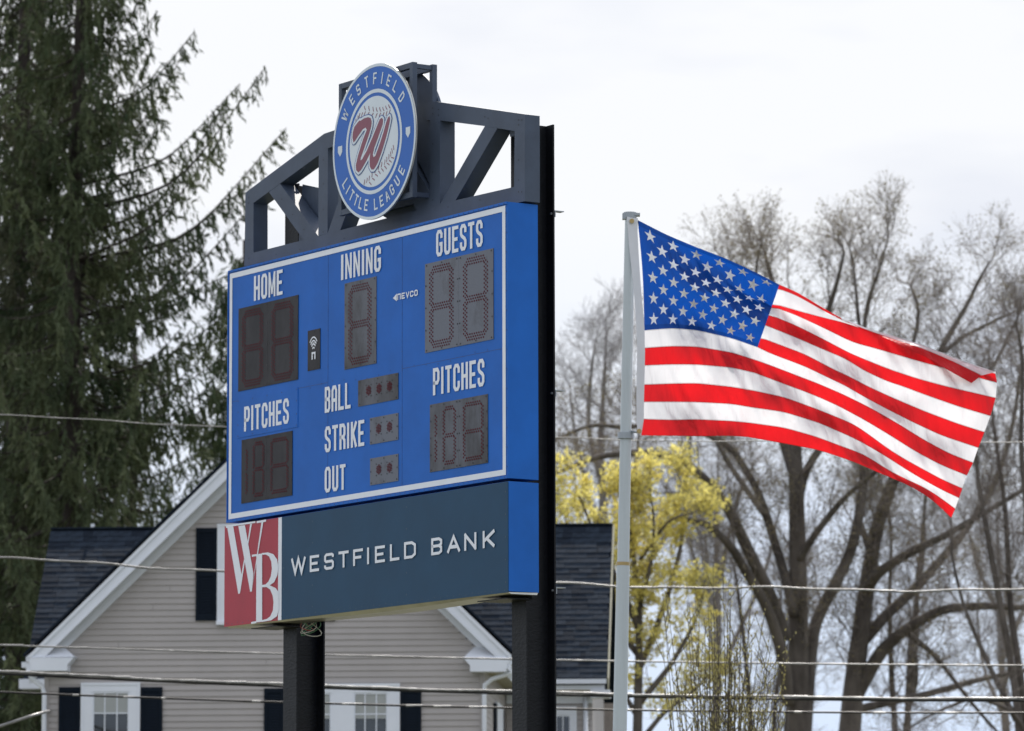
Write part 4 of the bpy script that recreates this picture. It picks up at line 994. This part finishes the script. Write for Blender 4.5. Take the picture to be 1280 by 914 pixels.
def smooth_line(pts, n):
    pts = np.array(pts, float); T = np.arange(len(pts)); t = np.linspace(0, len(pts)-1, n)
    P = np.stack([np.interp(t, T, pts[:, k]) for k in range(pts.shape[1])], 1)
    for _ in range(2): P[1:-1] = (P[:-2]+2*P[1:-1]+P[2:])/4
    return P
def bare_tree(root, o3, limbs, seed, lens, kids, trunk_m, twig_m, leaf=None, leafsize=.05, leafn=1, upb=.13, thin=.0034, wig=.22):
    """limbs: list of (points3d, r0, r1, bare fraction); grows branches and twigs along every limb"""
    R_ = np.random.default_rng(seed); TA, TB, ta, tb = [], [], [], []; GA, GB, ga, gb = [], [], [], []; leaves = []
    def rec(P, r0, r1, lev, bare):
        n = len(P)-1; rad = np.linspace(r0, r1, n+1)
        for i in range(n):
            (TA if lev == 0 else GA).append(P[i]); (TB if lev == 0 else GB).append(P[i+1]); (ta if lev == 0 else ga).append(rad[i]); (tb if lev == 0 else gb).append(rad[i+1])
        if lev >= len(kids):
            if leaf is not None:
                for _ in range(leafn): leaves.append(P[-1]+R_.normal(0, .04, 3)); 
                leaves.append(P[n//2]+R_.normal(0, .03, 3))
            return
        L0 = lens[lev]; nk = kids[lev]
        ln0 = sum(np.linalg.norm(P[i+1]-P[i]) for i in range(n))
        nk = max(1, int(round(nk*(ln0/3 if lev == 0 else R_.uniform(.7, 1.3)))))
        for c in range(nk):
            t = bare+(1-bare)*(c+R_.uniform(.1, .9))/nk; q = t*n; i = min(int(q), n-1); f_ = q-i; p = P[i]*(1-f_)+P[i+1]*f_; d = unit(P[i+1]-P[i])
            a = R_.normal(0, 1, 3); a -= d*np.dot(a, d); a = unit(a)
            ang = R_.uniform(.45, 1.05); nd = unit(d*math.cos(ang)+a*math.sin(ang)+np.array([0, 0, upb]))
            ln = L0*R_.uniform(.55, 1.2)*(1.15-.5*t)*((.66+.34*min(1, rad[i]/.11)) if lev == 0 else 1); m_ = 5 if lev < 2 else 3; Q = [p]; dd = nd
            for s_ in range(m_):
                dd = unit(dd+R_.normal(0, wig, 3)+np.array([0, 0, upb*.35])); Q.append(Q[-1]+dd*ln/m_)
            rr = max(thin, min(rad[i]*.55, ln*.016)); rec(np.array(Q), rr, max(thin*.7, rr*.35), lev+1, .12)
        # terminal fork continues the limb
        if lev < len(kids): 
            d = unit(P[-1]-P[-2]); 
            for _ in range(2):
                dd = unit(d+R_.normal(0, .3, 3)+np.array([0, 0, .1])); Q = [P[-1]]
                for s_ in range(4): dd = unit(dd+R_.normal(0, wig, 3)); Q.append(Q[-1]+dd*L0*.15)
                rec(np.array(Q), max(r1, thin), thin*.8, max(lev+1, 1), .1)
    for P, r0, r1, bare in limbs: rec(np.array(P)-o3, r0, r1, 0, bare)
    for i, (P, r0, r1, bare) in enumerate(limbs):
        MB().tube(list(np.array(P)-o3), list(np.linspace(r0, r1, len(P))), 9).build('trunk' if i == 0 else 'limb', trunk_m, root, True)
    cr_ = segs_mesh('crown', GA, GB, ga, gb, twig_m, root, 3); tag(cr_, kind='stuff')
    if leaf is not None and leaves:
        Cc = np.array(leaves); n = len(Cc); U = R_.normal(0, 1, (n, 3)); U /= np.linalg.norm(U, axis=1, keepdims=True); V_ = np.cross(U, R_.normal(0, 1, (n, 3))); V_ /= np.linalg.norm(V_, axis=1, keepdims=True)
        s_ = R_.uniform(.5, 1.3, (n, 1))*leafsize; tag(quads_mesh('leaves', Cc, U*s_, V_*s_*.6, leaf, root), kind='stuff')
    print(root.name, 'segs', len(TA)+len(GA), 'leaves', len(leaves))
T5_ = 106.
def limb(pxs, Y, r0, r1, bare=.15, dY=0., n=None, seed=0):
    R_ = np.random.default_rng(seed+int(pxs[0][0])+int(pxs[-1][1])); m = len(pxs)
    if Y != T5_: pxs = [(x, y if y > 420 else 420-(420-y)*.80) for x, y in pxs]
    P = [at(x, y, Y+dY*i/(m-1)+(R_.normal(0, .15) if 0 < i and r0 < .4 else 0)) for i, (x, y) in enumerate(pxs)]
    return (smooth_line(P, n or m*4), r0, r1, bare)
TY = 112.
pm = F/TY                                         # px per metre there
gA = at(998, 914, TY); rA = empty('bare_tree', (gA[0], TY, 0)); tag(rA, 'tall bare spreading tree with twin grey trunks, left of the two behind the flag', 'tree')
gz = lambda x: (x, 1268)
bareA = [
 limb([gz(1000),(999,1090),(998,914),(998,800),(998,715),(996,637),(994,560),(992,500)], TY, .34, .14, .35, n=24),
 limb([(992,500),(985,440),(975,380),(962,320),(955,285)], TY, .16, .03, .1),
 limb([(994,540),(1010,470),(1030,400),(1046,340),(1055,290)], TY, .13, .03, .1, -1.5),
 limb([(1000,990),(1008,880),(1012,830),(1018,777),(1063,695),(1076,637),(1082,570),(1090,500)], TY, .20, .09, .4, 1.),
 limb([(1090,500),(1078,440),(1083,371),(1099,318),(1111,262)], TY, .085, .02, .1, 1.),
 limb([(1078,440),(1072,380),(1068,320),(1062,280)], TY, .06, .02, .1, .5),
 limb([(999,700),(1016,672),(1040,640),(1064,614),(1100,585),(1130,570)], TY, .10, .04, .2, -2),
 limb([(985,880),(980,823),(960,760),(928,707),(912,680),(881,653),(850,648),(815,660)], TY, .17, .05, .3, -3.),
 limb([(982,800),(966,750),(935,688),(912,637),(881,598),(846,571),(796,564),(740,572),(700,590)], TY, .18, .05, .25, -4.),
 limb([(993,770),(980,715),(960,650),(947,612),(916,560),(880,540),(830,520),(790,536),(740,530),(698,548)], TY, .13, .04, .3, 2.),
 limb([(994,600),(975,540),(948,470),(930,400),(915,345),(908,310)], TY, .13, .025, .3, 3.),
 limb([(993,560),(965,500),(945,430),(940,370),(945,320),(948,290)], TY, .10, .02, .3, -2.),
 limb([(960,650),(910,580),(870,500),(850,440),(842,400)], TY, .08, .02, .2, 1.5),
 limb([(994,665),(1004,590),(1040,540),(1090,480),(1140,440),(1150,380),(1138,340)], TY, .12, .03, .3, 3.)]
bare_tree(rA, np.array([gA[0], TY, 0]), bareA, 11, [1.55, .95, .5], [8, 5, 5], MT['bark'], MT['twig'], MT['bud'], .030, 1)
gB = at(1062, 914, TY+2); rB = empty('bare_tree', (gB[0], TY+2, 0)); tag(rB, 'bare tree with thick leaning trunk and low limbs reaching right below the flag tip', 'tree')
T2 = TY+2
bareB = [
 limb([gz(1048),(1052,1090),(1062,914),(1068,850),(1076,792),(1086,715),(1096,657),(1115,606),(1135,550)], T2, .34, .12, .35, n=26),
 limb([(1135,550),(1150,500),(1177,434),(1208,374),(1227,324),(1240,300)], T2, .12, .02, .15, 1.),
 limb([(1180,440),(1205,420),(1249,393),(1290,370)], T2, .07, .02, .1, 1.),
 limb([(1070,870),(1100,815),(1130,788),(1177,761),(1230,757),(1290,760)], T2, .19, .07, .15, -2.),
 limb([(1082,740),(1098,715),(1138,690),(1177,672),(1231,641),(1300,600)], T2, .15, .05, .15, -3.),
 limb([(1080,800),(1107,769),(1146,734),(1177,699),(1212,657),(1247,599),(1265,540),(1275,470)], T2, .16, .04, .2, 2.),
 limb([(1060,890),(1100,880),(1160,868),(1220,850),(1300,835)], T2, .12, .05, .1, 2.),
 limb([(1088,690),(1070,640),(1078,600),(1090,540)], T2, .10, .03, .2, 3.),
 limb([(1115,606),(1160,560),(1200,520),(1235,470),(1262,420),(1275,380)], T2, .09, .02, .1, -3.),
 limb([(1130,788),(1170,820),(1215,880),(1260,930)], T2, .08, .03, .1, -1.)]
bare_tree(rB, np.array([gB[0], T2, 0]), bareB, 12, [1.55, .95, .5], [8, 5, 5], MT['bark'], MT['twig'], MT['bud'], .030, 1)
T3 = 104.
rC = empty('bare_tree', tuple(at(1290, 1250, T3)*np.array([1, 1, 0]))); tag(rC, 'slender bare multi-stemmed tree at the right edge of the picture, nearest of the bare trees', 'tree')
bareC = [limb([(1290,1240),(1275,914),(1268,850),(1240,700),(1222,600),(1215,520),(1200,450)], T3, .12, .02, .4),
 limb([(1292,1240),(1285,900),(1262,760),(1258,640),(1240,520),(1235,440)], T3, .11, .02, .4, 1.),
 limb([(1295,1240),(1298,900),(1290,700),(1275,560),(1280,450),(1270,400)], T3, .12, .02, .3, -1.),
 limb([(1270,900),(1235,830),(1205,760),(1190,700),(1188,640)], T3, .07, .015, .2, 1.),
 limb([(1300,950),(1270,890),(1220,870),(1170,890),(1130,914)], T3, .06, .02, .1, -1.)]
bare_tree(rC, np.array(rC.location), bareC, 13, [1.6, .9, .5], [6, 6, 5], MT['bark'], MT['twig'], None)
# paler tree farther off, left of the flagpole
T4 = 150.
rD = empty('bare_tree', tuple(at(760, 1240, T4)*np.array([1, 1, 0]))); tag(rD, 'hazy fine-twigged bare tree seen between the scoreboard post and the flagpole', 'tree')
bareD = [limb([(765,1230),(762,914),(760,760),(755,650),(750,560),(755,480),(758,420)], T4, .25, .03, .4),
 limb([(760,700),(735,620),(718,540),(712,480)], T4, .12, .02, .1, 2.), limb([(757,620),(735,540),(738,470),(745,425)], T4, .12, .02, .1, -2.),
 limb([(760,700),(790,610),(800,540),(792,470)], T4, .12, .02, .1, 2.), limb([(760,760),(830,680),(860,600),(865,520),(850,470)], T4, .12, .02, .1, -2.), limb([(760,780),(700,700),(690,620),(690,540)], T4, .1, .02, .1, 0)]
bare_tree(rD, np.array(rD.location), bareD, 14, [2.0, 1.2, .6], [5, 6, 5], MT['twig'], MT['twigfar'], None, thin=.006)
# more far trees: copies of that one, behind the flag and at the right
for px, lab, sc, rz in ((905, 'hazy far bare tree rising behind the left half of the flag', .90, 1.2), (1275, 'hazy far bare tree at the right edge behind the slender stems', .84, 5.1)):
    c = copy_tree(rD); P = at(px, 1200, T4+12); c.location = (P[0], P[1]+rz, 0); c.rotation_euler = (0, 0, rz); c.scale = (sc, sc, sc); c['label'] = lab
# yellow-green leafing tree
T5 = 106.
rY = empty('budding_tree', tuple(at(790, 1240, T5)*np.array([1, 1, 0]))); tag(rY, 'young tree in bright yellow-green spring leaf between the house and the bare trees', 'tree')
ylimbs = [limb([(790,1240),(795,1000),(798,860),(800,760),(790,680),(780,620)], T5, .16, .02, .45),
 limb([(798,840),(830,760),(850,690),(858,640),(850,600)], T5, .08, .015, .1, 1.5), limb([(800,790),(770,720),(740,660),(720,610)], T5, .08, .015, .1, -1.5),
 limb([(799,820),(750,760),(715,700),(705,640)], T5, .08, .015, .1, 1.), limb([(799,880),(840,830),(868,780),(880,740)], T5, .08, .015, .1, -1.),
 limb([(799,900),(770,850),(770,800),(775,760)], T5, .07, .015, .1, 1.), limb([(798,930),(830,890),(860,870),(880,850)], T5, .07, .015, .1, 1.),
 limb([(800,760),(815,700),(818,650),(812,605)], T5, .06, .015, .1, 0), limb([(800,700),(835,650),(868,640)], T5, .05, .015, .1, 0)]
bare_tree(rY, np.array(rY.location), ylimbs, 15, [.85, .5, .28], [7, 6, 5], MT['bark'], MT['twig'], MT['yellow'], .052, 2, upb=.15)
# shrub of upright stems with catkins, nearer
T6 = 58.
rS = empty('budding_shrub', tuple(at(900, 1180, T6)*np.array([1, 1, 0]))); tag(rS, 'tall shrub of thin upright stems dotted with pale yellow buds, right of the flagpole', 'shrub')
R_ = np.random.default_rng(5); A, B, ra, rb, lv = [], [], [], [], []
oS = np.array(rS.location)
for i in range(95):
    bxp = R_.normal(902, 16); txp = bxp+(bxp-902)*R_.uniform(.5, 2.6)+R_.normal(0, 14); txp = min(max(txp, 828), 985)
    typ = R_.uniform(690, 860) if R_.random() < .6 else R_.uniform(800, 900); typ += abs(txp-890)*.7
    Y0 = T6+R_.normal(0, .7)
    P = smooth_line([at(bxp, 1330, T6+R_.normal(0, .2)), at(bxp+(txp-bxp)*.25, 1050, Y0), at(bxp+(txp-bxp)*.65+R_.normal(0, 3), (typ+1050)/2, Y0), at(txp, typ, Y0)], 18)-oS
    for q in range(17):
        A.append(P[q]); B.append(P[q+1]); r_ = .0135*(1-q/20); ra.append(r_); rb.append(r_*.93)
    for q in range(2):
        pass
    for q in range(8, 18):
        for _ in range(3): 
            t = R_.random(); lv.append(P[q-1]*(1-t)+P[q]*t+R_.normal(0, .014, 3))
        if R_.random() < .45:
            dd = unit(np.array([R_.normal(0, .5), R_.normal(0, .5), 1.])); Q = P[q-1]; E_ = Q+dd*R_.uniform(.15, .6); A.append(Q); B.append(E_); ra.append(.005); rb.append(.003)
            for t in np.linspace(.2, 1, 7): lv.append(Q*(1-t)+E_*t+R_.normal(0, .008, 3))
segs_mesh('stems', A, B, ra, rb, MT['stem'], rS, 5)
Cc = np.array(lv); n = len(Cc); U = R_.normal(0, .25, (n, 3))+np.array([0, 0, 1.]); U /= np.linalg.norm(U, axis=1, keepdims=True); V_ = np.cross(U, R_.normal(0, 1, (n, 3))); V_ /= np.linalg.norm(V_, axis=1, keepdims=True)
tag(quads_mesh('buds', Cc, U*.020, V_*.011, MT['catkin'], rS), kind='stuff')

# spruces ------------------------------------------------------------
def spruce(root, o3, trunk, nmat, seed, zlo, zhi, reach, explicit=(), nb=130, top=None, dens=1.):
    R_ = np.random.default_rng(seed); A, B, ra, rb = [], [], [], []; C, U, V_ = [], [], []
    tb_, tt_ = np.array(trunk[0])-o3, np.array(trunk[1])-o3
    n = 14
    TP = smooth_line([tb_*(1-t)+tt_*t+np.array([.08*math.sin(t*9), 0, 0]) for t in np.linspace(0, 1, n)], n)
    TR_ = np.linspace(trunk[2], .06, n)
    MBt = MB(); MBt.tube(list(TP), list(TR_), 10); MBt.build('trunk', MT['sprucebark'], root, True)
    def trunk_at(z):
        t = (z-tb_[2])/(tt_[2]-tb_[2]); return tb_*(1-t)+tt_*t
    brs = []
    for i in range(nb):
        z = zlo+(zhi-zlo)*(i+R_.random())/nb; a = R_.uniform(0, 2*math.pi); f_ = 1-(z/tt_[2])**1.3
        ln = reach*(f_*.9+.12)*R_.uniform(.65, 1.12); p = trunk_at(z); d = np.array([math.cos(a), math.sin(a), 0])
        P = []
        for t in np.linspace(0, 1, 10): P.append(p+d*ln*t+np.array([0, 0, ln*(-.28*math.sin(t*2.3)+.30*t*t*t+.06*t)])+np.array([0, 0, 0]))
        brs.append(np.array(P))
    for (p0, p1, p2) in explicit: brs.append(smooth_line([np.array(p0)-o3, np.array(p1)-o3, np.array(p2)-o3], 12))
    for P in brs:
        n_ = len(P)-1; L_ = sum(np.linalg.norm(P[i+1]-P[i]) for i in range(n_))
        for i in range(n_): A.append(P[i]); B.append(P[i+1]); r_ = max(.012, .05*(1-i/n_)*L_/5); ra.append(r_); rb.append(r_*.9)
        # sprays: hanging branchlets either side, denser towards the tip
        ns = int(L_*11*dens)
        for s_ in range(ns):
            t = .12+.88*(s_+R_.random())/ns; q = t*n_; i = min(int(q), n_-1); f_ = q-i; p = P[i]*(1-f_)+P[i+1]*f_; d = unit(P[i+1]-P[i])
            side = np.cross(d, [0, 0, 1.]); side = unit(side)*R_.choice([-1, 1])
            l1 = R_.uniform(.25, 1.0)*(1.12-t*.75)
            dirn = unit(d*R_.uniform(.1, .7)+side*R_.uniform(.0, .7)+np.array([0, 0, -R_.uniform(.2, 1.7)]))
            m_ = int(6+l1*20); tt = np.linspace(.05, 1, m_)[:, None]
            Q = p+dirn*l1*tt+np.array([[0, 0, -.30*l1]])*tt**2+R_.normal(0, .022, (m_, 3))
            ax = R_.normal(0, .38, (m_, 3))+dirn+np.array([0, 0, -.25]); ax /= np.linalg.norm(ax, axis=1, keepdims=True)
            bx2 = np.cross(ax, R_.normal(0, 1, (m_, 3))); bx2 /= np.linalg.norm(bx2, axis=1, keepdims=True)+1e-9
            sz = R_.uniform(.06, .115, (m_, 1)); C.append(Q); U.append(ax*sz); V_.append(bx2*sz*R_.uniform(.16, .30, (m_, 1)))
    segs_mesh('limbs', A, B, ra, rb, MT['sprucebark'], root, 5)
    C = np.concatenate(C); o = tag(quads_mesh('crown', C, np.concatenate(U), np.concatenate(V_), MT[nmat], root), kind='stuff')
    print(root.name, 'needle quads', len(C))
YA = 96.
def tr_base(px, Y): P = at(px, 1200, Y); return np.array([P[0], Y, 0.])
b1 = tr_base(16, YA+3); r1 = empty('spruce_tree', tuple(b1)); tag(r1, 'huge dark spruce at the left edge, its trunk nearest the picture border', 'tree', 'tall spruces on the left')
spruce(r1, b1, (b1, b1+np.array([0, 0, 29.]), .38), 'needle2', 21, 3.5, 27.5, 5.2, nb=175, dens=.9)
b2 = tr_base(86, YA); r2 = empty('spruce_tree', tuple(b2)); tag(r2, 'dark spruce right of the border one, its long upswept boughs reaching over the scoreboard corner', 'tree', 'tall spruces on the left')
def br(y0, y1, tip, dy=0., x0=86, bend=None):
    a = at(x0, y0, YA); c = at(tip[0], tip[1], YA+dy); mx_, my_ = (x0+tip[0])/2+14, y1; return (a, at(mx_, my_, YA+dy*.5), c)
ex = [br(60, 45, (182, -12), -.5), br(150, 118, (243, 40), -1.), br(200, 165, (232, 62), 1.), br(235, 205, (300, 105), .5), br(270, 232, (332, 84), -1.), br(300, 262, (280, 130), 1.2),
      br(330, 300, (358, 160), -.6), br(350, 310, (310, 232), .8), br(330, 285, (275, 175), -2.), br(400, 365, (322, 250), 1.), br(420, 385, (282, 345), -1.5), br(250, 240, (200, 150), -1.5),
      br(480, 450, (300, 380), .8), br(520, 500, (290, 440), -1.2), br(180, 150, (190, 60), 1.5), br(560, 540, (275, 490), 1.), br(380, 350, (250, 290), 0.), br(620, 600, (260, 560), -.8)]
spruce(r2, b2, (b2, b2+np.array([0, 0, 27.]), .34), 'needle', 22, 3.5, 26, 5.0, ex, nb=240, dens=.95)
b3 = tr_base(300, YA+14); r3 = empty('spruce_tree', tuple(b3)); tag(r3, 'shorter greener spruce farther back, seen between the dark spruces and the scoreboard edge', 'tree')
spruce(r3, b3, (b3, b3+np.array([0, 0, at(300, 300, YA+14)[2]]), .25), 'needle3', 23, 4, at(300, 320, YA+14)[2], 4.1, nb=230, dens=.9)
b4 = tr_base(160, YA+22); r4_ = empty('spruce_tree', tuple(b4)); tag(r4_, 'low dark spruce behind the house ridge between the tall trunks and the greener spruce', 'tree')
spruce(r4_, b4, (b4, b4+np.array([0, 0, at(160, 420, YA+22)[2]]), .25), 'needle', 24, 3, at(160, 440, YA+22)[2], 4.2, nb=150, dens=.7)

c = copy_tree(r2); P = tr_base(40, YA+12); c.location = tuple(P); c.rotation_euler = (0, 0, 2.2); c.scale = (1, 1, .96); c['label'] = 'dark spruce standing behind and between the two nearest spruce trunks'
print('tris', sum(len(o.data.polygons)*2 for o in bpy.data.objects if o.type == 'MESH'))

c = copy_tree(rC); P = at(1130, 1200, 120.); c.location = (P[0], 120., 0); c.rotation_euler = (0, 0, 2.1); c.scale = (1, 1, .92); c['label'] = 'slender bare multi-stemmed tree low between the leaning trunk and the right edge'
c = copy_tree(rC); P = at(960, 1200, 124.); c.location = (P[0], 124., 0); c.rotation_euler = (0, 0, 4.3); c.scale = (1, 1, .80); c['label'] = 'slender bare multi-stemmed tree low behind the shrub and left of the twin trunk'
